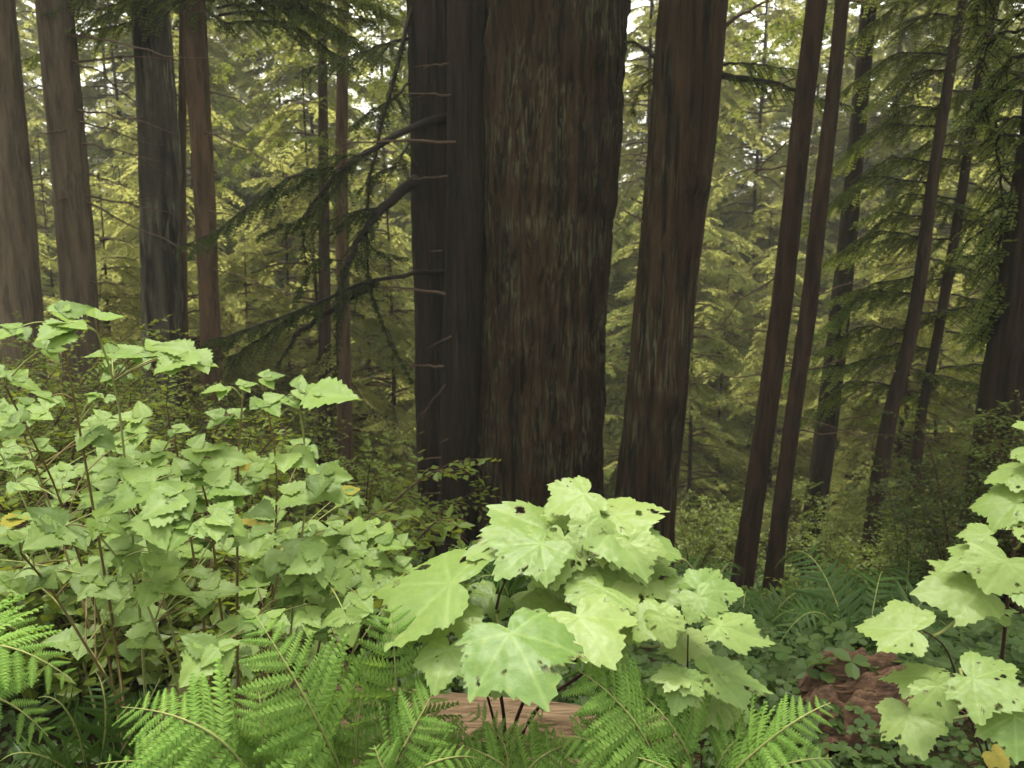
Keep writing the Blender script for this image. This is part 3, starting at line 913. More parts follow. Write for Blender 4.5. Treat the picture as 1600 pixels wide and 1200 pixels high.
def broad_plant(name, label, base_xy, leaves, canes, seed, stem_mat='stem', mat='thimble'):
    """leaves: (stalk px, tip px, depth, facing, holes, wide); canes: pixel paths with depth from the ground up"""
    rng = np.random.default_rng(seed)
    bz = gz(*base_xy)
    bl = np.array([base_xy[0], base_xy[1], bz])
    r = empty(name, bl, label, 'plant')
    nodes = []
    for path, rad in canes:
        pts = [bl + rng.normal(0, .03, 3) * [1, 1, 0] - [0, 0, .03]] + [P(*q) for q in path]
        c = catmull(pts, 26)
        t = Tubes(); t.add(c - bl, np.linspace(rad, rad * .45, 26), 7)
        obj('cane', t.mesh('cane'), M['cane_dark'], r)
        nodes += list(c[9:])
    nodes = np.array(nodes)
    for i, (a, tp, Y, f, holes, wide) in enumerate(leaves):
        if abs(tp[0] - a[0]) > 1.2 * abs(tp[1] - a[1]): f *= .55       # leaves seen side-on lie flatter
        p, q, n = leaf_frame(a, tp, Y, f, rng, .11)
        L_ = np.linalg.norm(q - p)
        LEN_LOG.append((name, a, round(float(L_), 3)))
        me = broad_leaf_mesh(seed * 100 + i, holes, wide=wide)
        o = obj('leaf', me, M[mat], r)
        o.matrix_local = Matrix.Translation(-Vector(bl)) @ frame_matrix(p, q - p, n, L_ * (1.04 if seed == 3 else .98), 1.04)
        # leaf stalk down to the closest cane
        cand = nodes[nodes[:, 2] < p[2] + .02]
        if len(cand) == 0: cand = nodes
        dist = np.linalg.norm(cand - p, axis=1) + .8 * np.abs(cand[:, 2] - p[2] + .10)
        e = cand[np.argmin(dist)]
        mid = (p + e) / 2 + np.array([0, 0, -.03]) + (e - p) * .12 * UP
        t = Tubes(); t.add(bez(p - n * .002, mid, e, 9) - bl, np.linspace(.0022, .0034, 9), 6)
        obj('leaf_stalk', t.mesh('leaf_stalk'), M[stem_mat], r)
    return r


broad_plant('thimbleberry_plant', 'large pale green broad leaved plant with holes chewed in its leaves, above the pale log',
            (.02, 1.78), [
    ((912, 772), (848, 795), 1.72, .55, 5, 1.0), ((962, 805), (1046, 797), 1.68, .5, 5, 1.0), ((955, 832), (1080, 857), 1.62, .45, 7, .8),
    ((862, 832), (726, 842), 1.68, .45, 8, .85), ((868, 826), (812, 812), 1.75, .35, 4, 1.2), ((845, 850), (778, 898), 1.58, .6, 4, .9), ((880, 845), (862, 915), 1.60, .6, 7, .75),
    ((918, 822), (944, 880), 1.62, .55, 9, .7), ((704, 912), (577, 918), 1.55, .5, 5, .95), ((705, 945), (592, 985), 1.58, .4, 8, .8),
    ((798, 990), (858, 1092), 1.32, .28, 9, .95), ((905, 965), (962, 1035), 1.42, .42, 10, 1.1), ((938, 918), (888, 938), 1.52, .5, 4, 1.6), ((985, 850), (1010, 908), 1.58, .6, 4, .9),
    ((1030, 962), (990, 992), 1.46, .6, 5, 1.2), ((1030, 962), (1052, 1016), 1.44, .7, 4, .75), ((1020, 955), (950, 925), 1.52, .5, 3, 1.0),
    ((1095, 922), (1163, 925), 1.50, .6, 9, 1.0), ((1092, 926), (1060, 905), 1.53, .6, 5, .9), ((1090, 932), (1118, 982), 1.48, .5, 4, .8),
    ((1124, 978), (1211, 997), 1.42, .6, 8, .55), ((700, 1015), (672, 1080), 1.45, .5, 4, .8), ((1060, 1000), (1120, 1025), 1.56, .35, 3, .8),
    ((1010, 915), (1052, 930), 1.56, .5, 3, 1.0), ((770, 930), (730, 950), 1.66, .45, 4, 1.2), ((830, 925), (880, 945), 1.70, .4, 3, 1.2),
    ((790, 1060), (768, 1092), 1.55, .5, 2, .8), ((980, 880), (905, 905), 1.62, .4, 4, .9), ((860, 940), (830, 972), 1.60, .45, 5, 1.2),
    ((830, 870), (790, 850), 1.66, .5, 4, 1.2), ((925, 890), (880, 920), 1.60, .5, 6, 1.3), ((960, 930), (1000, 950), 1.52, .5, 3, 1.5), ((1010, 880), (1060, 895), 1.64, .45, 4, 1.0),
    ((650, 950), (600, 960), 1.62, .45, 3, 1.1), ((750, 985), (715, 1020), 1.5, .5, 3, 1.0), ((940, 1000), (920, 1045), 1.5, .5, 4, 1.2), ((1040, 920), (1085, 940), 1.56, .45, 4, 1.2),
    ((880, 800), (930, 815), 1.76, .4, 3, 1.2),
], [([(785, 1190, 1.74), (790, 1130, 1.68), (778, 1060, 1.62), (770, 960, 1.62), (790, 890, 1.64), (850, 850, 1.7)], .006),
    ([(790, 1170, 1.74), (812, 1110, 1.68), (850, 1020, 1.6), (900, 920, 1.6), (915, 830, 1.68)], .006),
    ([(800, 1180, 1.74), (840, 1100, 1.68), (930, 1040, 1.6), (1000, 980, 1.55), (1075, 945, 1.52)], .006),
    ([(785, 1180, 1.75), (760, 1080, 1.62), (720, 990, 1.58)], .005)], 3)

broad_plant('salmonberry_plant', 'small low plant of pale three-part leaves on forked yellow stalks by the reddish rotten wood', (.42, 1.72), [
    ((1065, 1060), (1048, 1120), 1.40, .6, 2, .8), ((1063, 1057), (1012, 1055), 1.40, .5, 2, .8), ((1068, 1058), (1102, 1085), 1.40, .6, 3, .8),
    ((1115, 1055), (1213, 1078), 1.42, .6, 5, .55), ((1113, 1058), (1138, 1098), 1.42, .6, 2, .7), ((1110, 1052), (1125, 1028), 1.44, .5, 2, 1.0),
    ((1130, 1100), (1195, 1125), 1.46, .5, 2, .7), ((1128, 1102), (1118, 1160), 1.44, .6, 2, .8), ((1122, 1100), (1075, 1130), 1.44, .5, 1, .8), ((1135, 1098), (1165, 1080), 1.5, .4, 1, .8),
], [([(1100, 1180, 1.62), (1075, 1090, 1.52), (1074, 1035, 1.46), (1075, 992, 1.46)], .0035), ([(1074, 1035, 1.46), (1100, 1052, 1.44), (1112, 1060, 1.44)], .003)], 4)

broad_plant('thimbleberry_plant', 'tall broad leaved green plant with small holes, below the flared dark trunk',
            (1.28, 1.85), [
    ((1612, 668), (1580, 664), 1.85, .5, 2, 1.2), ((1602, 735), (1525, 747), 1.80, .5, 3, .9), ((1588, 785), (1507, 783), 1.75, .55, 4, 1.0), ((1542, 836), (1490, 832), 1.72, .5, 3, 1.0),
    ((1548, 868), (1472, 877), 1.70, .4, 3, .7), ((1572, 878), (1545, 931), 1.62, .62, 6, 1.4), ((1526, 922), (1422, 925), 1.66, .6, 8, .95), ((1424, 985), (1332, 973), 1.62, .6, 6, .95),
    ((1465, 1072), (1492, 1126), 1.50, .62, 9, 1.3), ((1520, 1060), (1622, 1105), 1.48, .6, 7, 1.0), ((1455, 1058), (1366, 1046), 1.58, .35, 5, .7), ((1420, 1112), (1438, 1190), 1.55, .45, 3, .9),
    ((1585, 1118), (1592, 1196), 1.42, .6, 3, 1.0), ((1605, 820), (1660, 850), 1.7, .5, 4, 1.0), ((1600, 905), (1665, 930), 1.6, .55, 4, 1.1), ((1610, 700), (1670, 720), 1.82, .5, 3, 1.1),
    ((1545, 945), (1510, 960), 1.72, .3, 8, 1.0),
], [([(1560, 1190, 1.8), (1562, 1060, 1.74), (1575, 940, 1.7), (1590, 800, 1.76), (1612, 690, 1.84)], .006),
    ([(1540, 1190, 1.78), (1500, 1080, 1.66), (1487, 1030, 1.64), (1475, 1000, 1.64), (1440, 985, 1.63)], .004),
    ([(1545, 1180, 1.78), (1530, 1120, 1.6), (1500, 1045, 1.56)], .004)], 5)

# ------------------------------------------------------------------ toothed-leaf shrubs (three leaflets to a stalk)
OV = [ovate_mesh(200 + i, w=.30 + .03 * (i % 4)) for i in range(8)]


M['salmon_old'] = leaf_mat('withered_leaf', (.17, .17, .03), (.22, .19, .05), (.26, .25, .05), .25, .0, .5, 5)
M['salmon_deep'] = leaf_mat('darker_toothed_leaf', (.045, .09, .014), (.10, .15, .03), (.15, .24, .025), .28, .012, .5, 3, vein=(.11, .17, .05))  # darker green copy of the toothed leaf, spread at random
for me in OV: me.materials.append(M['salmon'])
OV_DEEP = [me.copy() for me in OV]
OV_OLD = [me.copy() for me in OV]
for me in OV_DEEP: me.materials[0] = M['salmon_deep']
for me in OV_OLD: me.materials[0] = M['salmon_old']


def trifoliate_shrub(name, label, base_xy, spots, fills, seed, ncane=4, mat='salmon'):
    rng = np.random.default_rng(seed)
    bl = np.array([base_xy[0], base_xy[1], gz(*base_xy)])
    r = empty(name, bl, label, 'shrub')
    allp = [(P(*a, Y), a, t, Y, f) for a, t, Y, f in spots + fills]
    pts = np.array([q[0] for q in allp])
    # canes towards the outer leaf clusters, spread by sideways position
    order = np.argsort(pts[:, 0])
    nodes = []
    for grp in np.array_split(order, ncane):
        top = pts[grp[np.argmax(pts[grp, 2])]]
        cen = pts[grp].mean(0)
        st = np.array([bl[0] + (cen[0] - bl[0]) * .35, bl[1] + (cen[1] - bl[1]) * .35, 0.0]); st[2] = gz(st[0], st[1]) - .04
        c = catmull([st, st * .55 + cen * .45 + [0, 0, .1], cen * .6 + top * .4 - [0, 0, .06], top - [0, 0, .03]], 24)
        t = Tubes(); t.add(c - bl, np.linspace(.0048, .002, 24), 6)
        obj('cane', t.mesh('cane'), M['cane' if rng.random() < .6 else 'stem'], r)
        nodes += list(c[6:])
    nodes = np.array(nodes)
    for k, (p, a, tp, Y, f) in enumerate(allp):
        p, q, n = leaf_frame(a, tp, Y, f, rng, .10)
        L_ = min(np.linalg.norm(q - p) * .97, .125)
        d = nrm(q - p)
        if k < len(spots): LEN_LOG.append((name, a, round(float(L_), 3)))
        cand = nodes[nodes[:, 2] < p[2] + .01]
        if len(cand) == 0: cand = nodes
        e = cand[np.argmin(np.linalg.norm(cand - p, axis=1) + .5 * np.abs(cand[:, 2] - p[2] + .06))]
        t = Tubes(); t.add(bez(p, (p + e) / 2 + UP * .02, e, 7) - bl, np.linspace(.0012, .0022, 7), 4)
        obj('leaf_stalk', t.mesh('leaf_stalk'), M['stem' if rng.random() < .7 else 'cane'], r)
        sd = np.cross(n, d)
        for j, (ang, sc) in enumerate(((0, 1.0), (1.25, .8), (-1.25, .8))):
            if j and k < len(spots) and rng.random() < .12: continue
            aa = ang + rng.normal(0, .12)
            dd = d * math.cos(aa) + sd * math.sin(aa) - UP * rng.uniform(-.03, .08) + n * rng.normal(0, .06)
            u_ = rng.random()
            o = obj('leaflet', (OV_OLD if u_ < .014 and k >= len(spots) else OV_DEEP if u_ < .10 else OV)[rng.integers(8)], None, r)
            nj = nrm(n + UP * .25 + rng.normal(0, .14, 3))
            o.matrix_local = Matrix.Translation(-Vector(bl)) @ frame_matrix(p, dd, nj, L_ * sc * rng.uniform(.9, 1.1), rng.choice([-1, 1]) * rng.uniform(.95, 1.15))
    return r


def S(ax, ay, tx, ty, Y=1.8, f=.36):
    return ((ax, ay), (tx, ty), Y, f)


rs = random.Random(3)


def fill(n, x0, x1, y0, y1, Y0, Y1, size=(48, 72), ok=None):
    out = []
    while len(out) < n:
        x, y = rs.uniform(x0, x1), rs.uniform(y0, y1)
        if ok and not ok(x, y): continue
        Y = rs.uniform(Y0, Y1); s = rs.uniform(*size) * 1.8 / Y; a = rs.uniform(-.3, PI + .3)
        out.append(((x, y), (x + s * math.cos(a), y + s * .55 * math.sin(a)), Y, rs.uniform(.25, .5)))
    return out


trifoliate_shrub('salmonberry_shrub', 'tallest leafy shrub, pale toothed leaves in front of the pinkish trunk', (-1.0, 1.95), [
    S(30, 512, -10, 532, 1.6), S(92, 488, 152, 484, 1.7, .3), S(105, 505, 60, 535, 1.6), S(150, 497, 196, 494, 1.62, .35), S(115, 520, 75, 545, 1.58), S(70, 545, 112, 540, 1.6),
    S(20, 592, 72, 602, 1.6), S(5, 580, -30, 592, 1.6), S(175, 552, 124, 553, 1.75, .35), S(218, 552, 168, 566, 1.72), S(250, 548, 198, 556, 1.75), S(275, 552, 347, 567, 1.7),
    S(300, 548, 238, 578, 1.7), S(182, 580, 150, 592, 1.72), S(175, 585, 215, 588, 1.72), S(165, 622, 188, 622, 1.8), S(80, 620, 60, 640, 1.75), S(150, 615, 135, 628, 1.8),
    S(30, 660, -20, 655, 1.6), S(10, 700, 45, 705, 1.7), S(35, 720, 10, 735, 1.7), S(105, 735, 60, 745, 1.9), S(30, 755, 60, 765, 1.9),
], fill(42, -40, 260, 620, 960, 1.75, 2.5), 51, 5)
trifoliate_shrub('salmonberry_shrub', 'bright wide leafy shrub of pale toothed leaves under the drooping boughs', (-.72, 1.85), [
    S(412, 590, 446, 586, 1.75), S(352, 605, 308, 612, 1.75), S(378, 602, 404, 596, 1.75), S(412, 625, 440, 652, 1.7), S(482, 615, 551, 641, 1.7), S(465, 607, 508, 604, 1.72),
    S(448, 620, 470, 636, 1.72), S(358, 648, 388, 652, 1.75), S(350, 650, 324, 668, 1.75), S(272, 670, 298, 672, 1.75), S(255, 705, 200, 716, 1.7), S(300, 700, 352, 704, 1.68),
    S(332, 716, 392, 722, 1.68), S(205, 730, 150, 736, 1.68), S(242, 752, 150, 792, 1.6), S(292, 742, 345, 724, 1.65), S(282, 770, 205, 812, 1.55), S(332, 760, 402, 770, 1.6),
    S(230, 800, 262, 862, 1.5, .5), S(330, 806, 352, 828, 1.52), S(338, 808, 402, 826, 1.52, .35), S(300, 818, 262, 862, 1.5, .5), S(270, 812, 215, 805, 1.52), S(490, 752, 546, 776, 1.8),
    S(488, 742, 537, 740, 1.8), S(480, 756, 458, 772, 1.8), S(442, 772, 505, 792, 1.75), S(400, 790, 430, 810, 1.7), S(360, 770, 330, 800, 1.62), S(310, 735, 280, 725, 1.66),
    S(180, 760, 145, 755, 1.68), S(395, 735, 420, 745, 1.75),
], fill(38, 160, 560, 690, 900, 1.6, 2.4), 52, 6)
trifoliate_shrub('salmonberry_shrub', 'low spreading leafy shrub between the fern fronds and the taller bright shrub', (-.62, 1.62), [
    S(100, 822, 28, 870, 1.55, .5), S(150, 812, 205, 832, 1.55), S(30, 842, -12, 852, 1.5), S(445, 862, 495, 882, 1.65), S(402, 882, 440, 895, 1.7), S(502, 870, 435, 902, 1.6, .5),
    S(525, 888, 545, 930, 1.6, .5), S(548, 836, 612, 830, 1.8), S(562, 850, 520, 862, 1.8), S(592, 850, 632, 862, 1.75), S(590, 848, 605, 815, 1.8), S(402, 962, 362, 992, 1.5, .5),
    S(420, 965, 457, 982, 1.5), S(396, 966, 386, 1006, 1.5, .6), S(330, 1018, 275, 1076, 1.38, .6), S(342, 1012, 367, 1052, 1.38, .6), S(322, 1006, 280, 1016, 1.4), S(540, 962, 545, 1012, 1.45, .7),
    S(392, 1040, 432, 1046, 1.45), S(500, 910, 470, 935, 1.6), S(555, 900, 590, 920, 1.65), S(460, 930, 440, 950, 1.65), S(220, 870, 190, 900, 1.6), S(130, 900, 180, 905, 1.65), S(60, 900, 100, 915, 1.6),
    S(20, 905, -20, 930, 1.5), S(560, 930, 585, 955, 1.55), S(180, 860, 235, 852, 1.6), S(300, 890, 340, 900, 1.7), S(480, 850, 505, 840, 1.75),
    S(535, 822, 505, 838, 1.85), S(575, 870, 615, 888, 1.75), S(620, 880, 650, 900, 1.75), S(545, 870, 570, 895, 1.7), S(605, 905, 570, 925, 1.7), S(515, 905, 545, 925, 1.62), S(470, 895, 445, 915, 1.65),
    S(585, 820, 560, 812, 1.85), S(625, 845, 648, 852, 1.85), S(480, 960, 505, 985, 1.55), S(560, 960, 590, 985, 1.55),
], fill(36, -30, 640, 830, 1030, 1.55, 2.1), 53, 6)

broad_plant('withered_seedling', 'small yellow withered leaf on a short stem low among the green', (1.18, 1.62), [((1552, 1178), (1578, 1205), 1.5, .6, 1, 1.0)], [([(1560, 1215, 1.55)], .003)], 6, mat='salmon_old')

# ------------------------------------------------------------------ ferns
def pinna_mesh(seed, n=13, plain=False):
    """one side leaf of a frond: axis along +y with small toothed pinnules either side"""
    rng = np.random.default_rng(seed)
    co, q = [], []
    def quad(a, b, c, d):
        k = len(co); co.extend([a, b, c, d]); q.append((k, k + 1, k + 2, k + 3))
    dz = lambda y: -.16 * y * y
    if plain:
        ts = np.linspace(0, 1, 5)
        for i in range(4):
            w0 = .075 * (1 - ts[i] ** 2) + .012; w1 = .075 * (1 - ts[i + 1] ** 2) + .002
            quad((-w0, ts[i], dz(ts[i])), (0, ts[i], dz(ts[i]) + .012), (0, ts[i + 1], dz(ts[i + 1]) + .012), (-w1, ts[i + 1], dz(ts[i + 1])))
            quad((0, ts[i], dz(ts[i]) + .012), (w0, ts[i], dz(ts[i])), (w1, ts[i + 1], dz(ts[i + 1])), (0, ts[i + 1], dz(ts[i + 1]) + .012))
    else:
        for i in range(n):
            y = (i + .4) / n
            L_ = .15 * (1 - y) ** .6 * (.75 + .5 * min(1, y * 6)) * rng.uniform(.85, 1.1) + .012
            st = .75 / n
            for s in (-1, 1):
                x1, y1 = s * L_, y + L_ * .55
                tilt = rng.uniform(-.03, .02) - .05 * L_ / .15
                mid = (s * L_ * .55, y + L_ * .30 - st * .30)
                mid2 = (s * L_ * .5, y + L_ * .34 + st * .62)
                quad((0, y - st * .5, dz(y)), (mid[0], mid[1], dz(mid[1]) + tilt * .4 + .008), (x1, y1, dz(y1) + tilt), (0, y + st * .6, dz(y)))
                quad((0, y + st * .6, dz(y)), (mid[0], mid[1] + st * .25, dz(mid[1]) + tilt * .4 + .008), (x1, y1, dz(y1) + tilt), (mid2[0], mid2[1], dz(mid2[1]) + tilt * .5))
    me = quads_mesh('pinna', np.array(co), np.array(q), False, {'v': np.repeat(rng.random(len(co) // 4), 4)})
    return me


PIN = [pinna_mesh(300 + i) for i in range(5)]
PIN_S = [pinna_mesh(320 + i, plain=True) for i in range(3)]
fern_pts = {}


def fern(name, label, base, fronds, seed, mat='fern', meshes=PIN, stem='stem', group=None):
    """fronds: (base px+depth, mid px+depth, tip px+depth, pinna length px, pairs)"""
    rng = np.random.default_rng(seed)
    bl = np.array([base[0], base[1], gz(*base)])
    r = empty(name, bl, label, 'fern', group)
    for b, m_, t_, wpx, pairs in fronds:
        if len(b) == 3 and isinstance(b, tuple) and b[2] > .3:
            a0, a1, a2 = P(*b), P(*m_), P(*t_)
        c = bez(a0, 2 * a1 - .5 * (a0 + a2), a2, 18)
        if a0[2] > bl[2] + .02:
            lo = bl + rng.normal(0, .03, 3) * [1, 1, 0]
            ext = bez(lo - [0, 0, .02], (lo * .4 + a0 * .6) - UP * .03, a0, 6)[:-1]
        else:
            ext = np.zeros((0, 3))
        full = np.concatenate([ext, c])
        tb = Tubes(); tb.add(full - bl, np.concatenate([np.full(len(ext), .0036), np.linspace(.0034, .0008, len(c))]), 5)
        fo = obj('frond', tb.mesh('frond'), M[stem], r)
        tg = nrm(np.gradient(c, axis=0))
        seg = np.concatenate(([0], np.cumsum(np.linalg.norm(np.diff(c, axis=0), axis=1)))) ; seg /= seg[-1]
        dist = np.linalg.norm(a1 - CAM)
        wl = wpx * 1.15 * dist / FPX
        for i in range(pairs):
            t = .06 + .93 * (i + .5) / pairs
            p = np.array([np.interp(t, seg, c[:, k]) for k in range(3)])
            d = nrm(np.array([np.interp(t, seg, tg[:, k]) for k in range(3)]))
            toc = nrm(CAM - p)
            n = nrm(UP * .6 + toc * .5 + rng.normal(0, .08, 3)); n = nrm(n - d * np.dot(n, d))
            sd = np.cross(d, n)
            prof = min(1.0, .45 + t * 2.6) * (1 - t) ** .75 * 1.25 + .05
            for s in (-1, 1):
                if rng.random() < .04: continue
                L_ = wl * prof * rng.uniform(.78, 1.12)
                aa = .42 + .25 * t + rng.normal(0, .05)
                dd = sd * s * math.cos(aa) + d * math.sin(aa) - UP * rng.uniform(.0, .35)
                o = obj('pinna', meshes[rng.integers(len(meshes))], M[mat], fo)
                nn = nrm(n + rng.normal(0, .2, 3))
                o.matrix_local = Matrix.Translation(-Vector(bl)) @ frame_matrix(p, dd, nn, L_)
    return r


fern('lady_fern', 'bright lacy fern with yellow midribs arching over the left end of the pale log', (-.28, 1.5), [
    ((540, 1225, 1.42), (482, 1100, 1.32), (398, 960, 1.38), 118, 17),
    ((622, 1140, 1.5), (618, 1050, 1.45), (610, 945, 1.5), 95, 13),
    ((600, 1230, 1.4), (640, 1150, 1.36), (690, 1060, 1.42), 80, 14),
    ((500, 1230, 1.4), (430, 1170, 1.34), (330, 1130, 1.4), 80, 14),
    ((620, 1240, 1.32), (600, 1205, 1.3), (585, 1165, 1.32), 55, 10),
    ((560, 1230, 1.45), (560, 1120, 1.45), (590, 1000, 1.55), 80, 13),
    ((600, 1235, 1.36), (680, 1190, 1.32), (745, 1185, 1.34), 60, 12),
    ((520, 1235, 1.46), (490, 1160, 1.5), (440, 1080, 1.6), 80, 13),
], 61)
fern('lady_fern', 'broad fresh fern reaching in low by the reddish cane stems', (-.55, 1.35), [
    ((395, 1225, 1.3), (320, 1140, 1.22), (190, 1105, 1.26), 105, 17),
    ((360, 1240, 1.32), (270, 1195, 1.24), (150, 1195, 1.26), 80, 15),
    ((400, 1230, 1.35), (410, 1150, 1.3), (400, 1060, 1.38), 80, 14),
    ((330, 1250, 1.2), (300, 1220, 1.16), (200, 1225, 1.16), 80, 12),
], 62)
fern('lady_fern', 'light green fern with broad soft fronds at the edge of the tall leafy shrub', (-1.05, 1.35), [
    ((-130, 1110, 1.3), (-40, 1010, 1.2), (112, 1062, 1.2), 105, 16),
    ((-130, 1160, 1.28), (-40, 1085, 1.2), (75, 1150, 1.22), 85, 15),
    ((-120, 1040, 1.35), (-30, 975, 1.3), (65, 1010, 1.35), 80, 14),
], 63)
fern('lady_fern', 'fresh green fern with combed side leaves below the biggest chewed leaf', (.36, 1.45), [
    ((1040, 1240, 1.42), (985, 1120, 1.32), (880, 1035, 1.38), 125, 19),
    ((1030, 1250, 1.36), (960, 1175, 1.28), (870, 1150, 1.3), 95, 17),
    ((1090, 1240, 1.42), (1060, 1150, 1.36), (985, 1070, 1.44), 100, 16),
    ((1080, 1250, 1.35), (1040, 1200, 1.3), (960, 1180, 1.3), 80, 14),
    ((1010, 1240, 1.5), (960, 1100, 1.5), (930, 1010, 1.55), 80, 14),
], 64)
fern('lady_fern', 'yellow green fern frond lying against the reddish rotten wood', (.55, 1.4), [
    ((1120, 1235, 1.35), (1210, 1150, 1.26), (1298, 1098, 1.28), 80, 17),
    ((1130, 1250, 1.3), (1210, 1200, 1.24), (1300, 1185, 1.24), 70, 15),
    ((1120, 1240, 1.4), (1130, 1180, 1.36), (1190, 1130, 1.4), 70, 13),
], 65)
fern('small_fern', 'little lacy fern sprouting in front of the pale log', (.0, 1.52), [
    ((800, 1215, 1.45), (770, 1185, 1.42), (705, 1160, 1.44), 62, 12), ((820, 1215, 1.45), (850, 1180, 1.45), (905, 1160, 1.5), 62, 12),
    ((790, 1215, 1.46), (785, 1160, 1.5), (735, 1110, 1.54), 55, 11), ((805, 1215, 1.46), (840, 1140, 1.55), (850, 1090, 1.58), 32, 10),
    ((720, 1225, 1.44), (690, 1180, 1.42), (680, 1110, 1.46), 62, 12),
], 66)
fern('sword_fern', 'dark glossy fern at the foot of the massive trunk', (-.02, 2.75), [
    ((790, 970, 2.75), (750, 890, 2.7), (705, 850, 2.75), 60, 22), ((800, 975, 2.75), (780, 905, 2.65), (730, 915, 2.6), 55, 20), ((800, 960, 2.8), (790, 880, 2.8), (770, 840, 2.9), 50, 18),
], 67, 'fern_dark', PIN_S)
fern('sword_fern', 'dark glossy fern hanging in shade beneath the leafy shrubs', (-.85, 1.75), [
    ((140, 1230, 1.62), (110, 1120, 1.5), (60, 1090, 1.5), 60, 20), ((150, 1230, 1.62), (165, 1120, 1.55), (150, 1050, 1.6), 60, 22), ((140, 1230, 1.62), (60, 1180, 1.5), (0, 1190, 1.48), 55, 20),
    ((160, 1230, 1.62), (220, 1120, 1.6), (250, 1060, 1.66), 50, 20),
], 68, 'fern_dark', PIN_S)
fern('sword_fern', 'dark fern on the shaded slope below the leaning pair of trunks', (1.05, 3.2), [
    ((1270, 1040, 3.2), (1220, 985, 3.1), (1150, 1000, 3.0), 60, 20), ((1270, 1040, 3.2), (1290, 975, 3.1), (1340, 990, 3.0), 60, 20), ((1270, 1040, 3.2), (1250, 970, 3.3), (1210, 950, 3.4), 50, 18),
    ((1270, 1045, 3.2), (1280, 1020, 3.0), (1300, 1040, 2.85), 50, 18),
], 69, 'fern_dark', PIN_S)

for i_, (px_, Y_, lab_) in enumerate(((1090, 3.9, 'dark fern spreading at the foot of the striped leaning redwood'), (1360, 3.0, 'dark fern beside the rotten red wood'),
                                     (1420, 3.9, 'dark fern under the dark bushes by the saplings'), (1160, 3.3, 'dark fern behind the small low pale plant'))):
    x_ = P(px_, 900, Y_)[0]; c_ = np.array([x_, Y_, gz(x_, Y_)])
    def pix(p):
        d_ = p - CAM; k_ = np.dot(d_, FWD)
        return (CX + FPX * d_[0] / k_, CY - FPX * np.dot(d_, UPV) / k_, p[1])
    fr_ = []
    for k in range(7):
        a_ = k * 2 * PI / 7 + i_; l_ = .5 + .12 * math.sin(k * 2.3)
        v_ = np.array([math.cos(a_), math.sin(a_), 0])
        fr_.append((pix(c_ + v_ * .03), pix(c_ + v_ * l_ * .55 + UP * l_ * .62), pix(c_ + v_ * l_ + UP * l_ * .38), 50 * 3.0 / Y_, 20))
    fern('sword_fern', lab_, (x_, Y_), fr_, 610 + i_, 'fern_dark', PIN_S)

# ------------------------------------------------------------------ log and rotten wood
def log_mesh(a, b, r0, r1, seed, n=120, m=96):
    rng = np.random.default_rng(seed)
    a, b = np.array(a), np.array(b)
    ax = nrm(b - a); s = nrm(np.cross(ax, UP)); u = np.cross(s, ax)
    t = np.linspace(0, 1, n); th = np.linspace(0, 2 * PI, m, endpoint=False)
    T, TH = np.meshgrid(t, th, indexing='ij')
    uu = TH / (2 * PI)
    R = r0 + (r1 - r0) * T
    R = R * (1 + .10 * (vnoise(uu * 6, T * 3, 6, seed) - .5)) - .035 * vnoise(uu * 34 + (vnoise(uu * 8, T * 6, 8, seed + 5) - .5) * 3 + 34, T * 5, 34, seed + 1) ** 2 - .006 * vnoise(uu * 90, T * 14, 90, seed + 2)
    end = .05 * (vnoise(uu * 22, T * 0 + 3, 22, seed + 3))
    along = T * np.linalg.norm(b - a) + np.where(T > .97, end, 0) - np.where(T < .03, end, 0)
    R = np.where((T < .008) | (T > .992), R * .15, R)
    co = a + along[..., None] * ax + (R * np.cos(TH))[..., None] * s + (R * np.sin(TH))[..., None] * u
    return quads_mesh('log', co.reshape(-1, 3), grid_quads(n, m, True))


la = np.array([-.95, 2.12, 0.10]); lb = np.array([.42, 1.86, .13])
lme = log_mesh(la * [0, 0, 0], lb - la, .17, .16, 81)
lo = obj('fallen_log', lme, M['log'])
ang = math.atan2(lb[1] - la[1], lb[0] - la[0])
lo.location = la
tag(lo, 'fallen log of pale bare weathered wood under the chewed broad leaves', 'log')


def rot_mesh(seed, n=110, m=110):
    """low crumbling mound with fibres running along x"""
    X_, Y_ = np.meshgrid(np.linspace(-1, 1, n), np.linspace(-1, 1, m))
    w = vnoise(X_ * 3 + 30, Y_ * 3 + 30, 64, seed) - .5
    d = np.sqrt(X_ ** 2 + Y_ ** 2) * (1 + .55 * w)
    z = .21 * np.clip(1 - d ** 2.2, -1.2, 1)
    z += .045 * (vnoise(X_ * 3 + 30, Y_ * 26 + 3 * w + 60, 256, seed + 1) - .5) + .05 * (vnoise(X_ * 8 + 40, Y_ * 8 + 40, 128, seed + 2) - .5) + .02 * (vnoise(X_ * 24 + 40, Y_ * 40 + 60, 256, seed + 3) - .5)
    return quads_mesh('rot', np.stack([X_ * .30, Y_ * .21, z], -1).reshape(-1, 3), grid_quads(m, n))


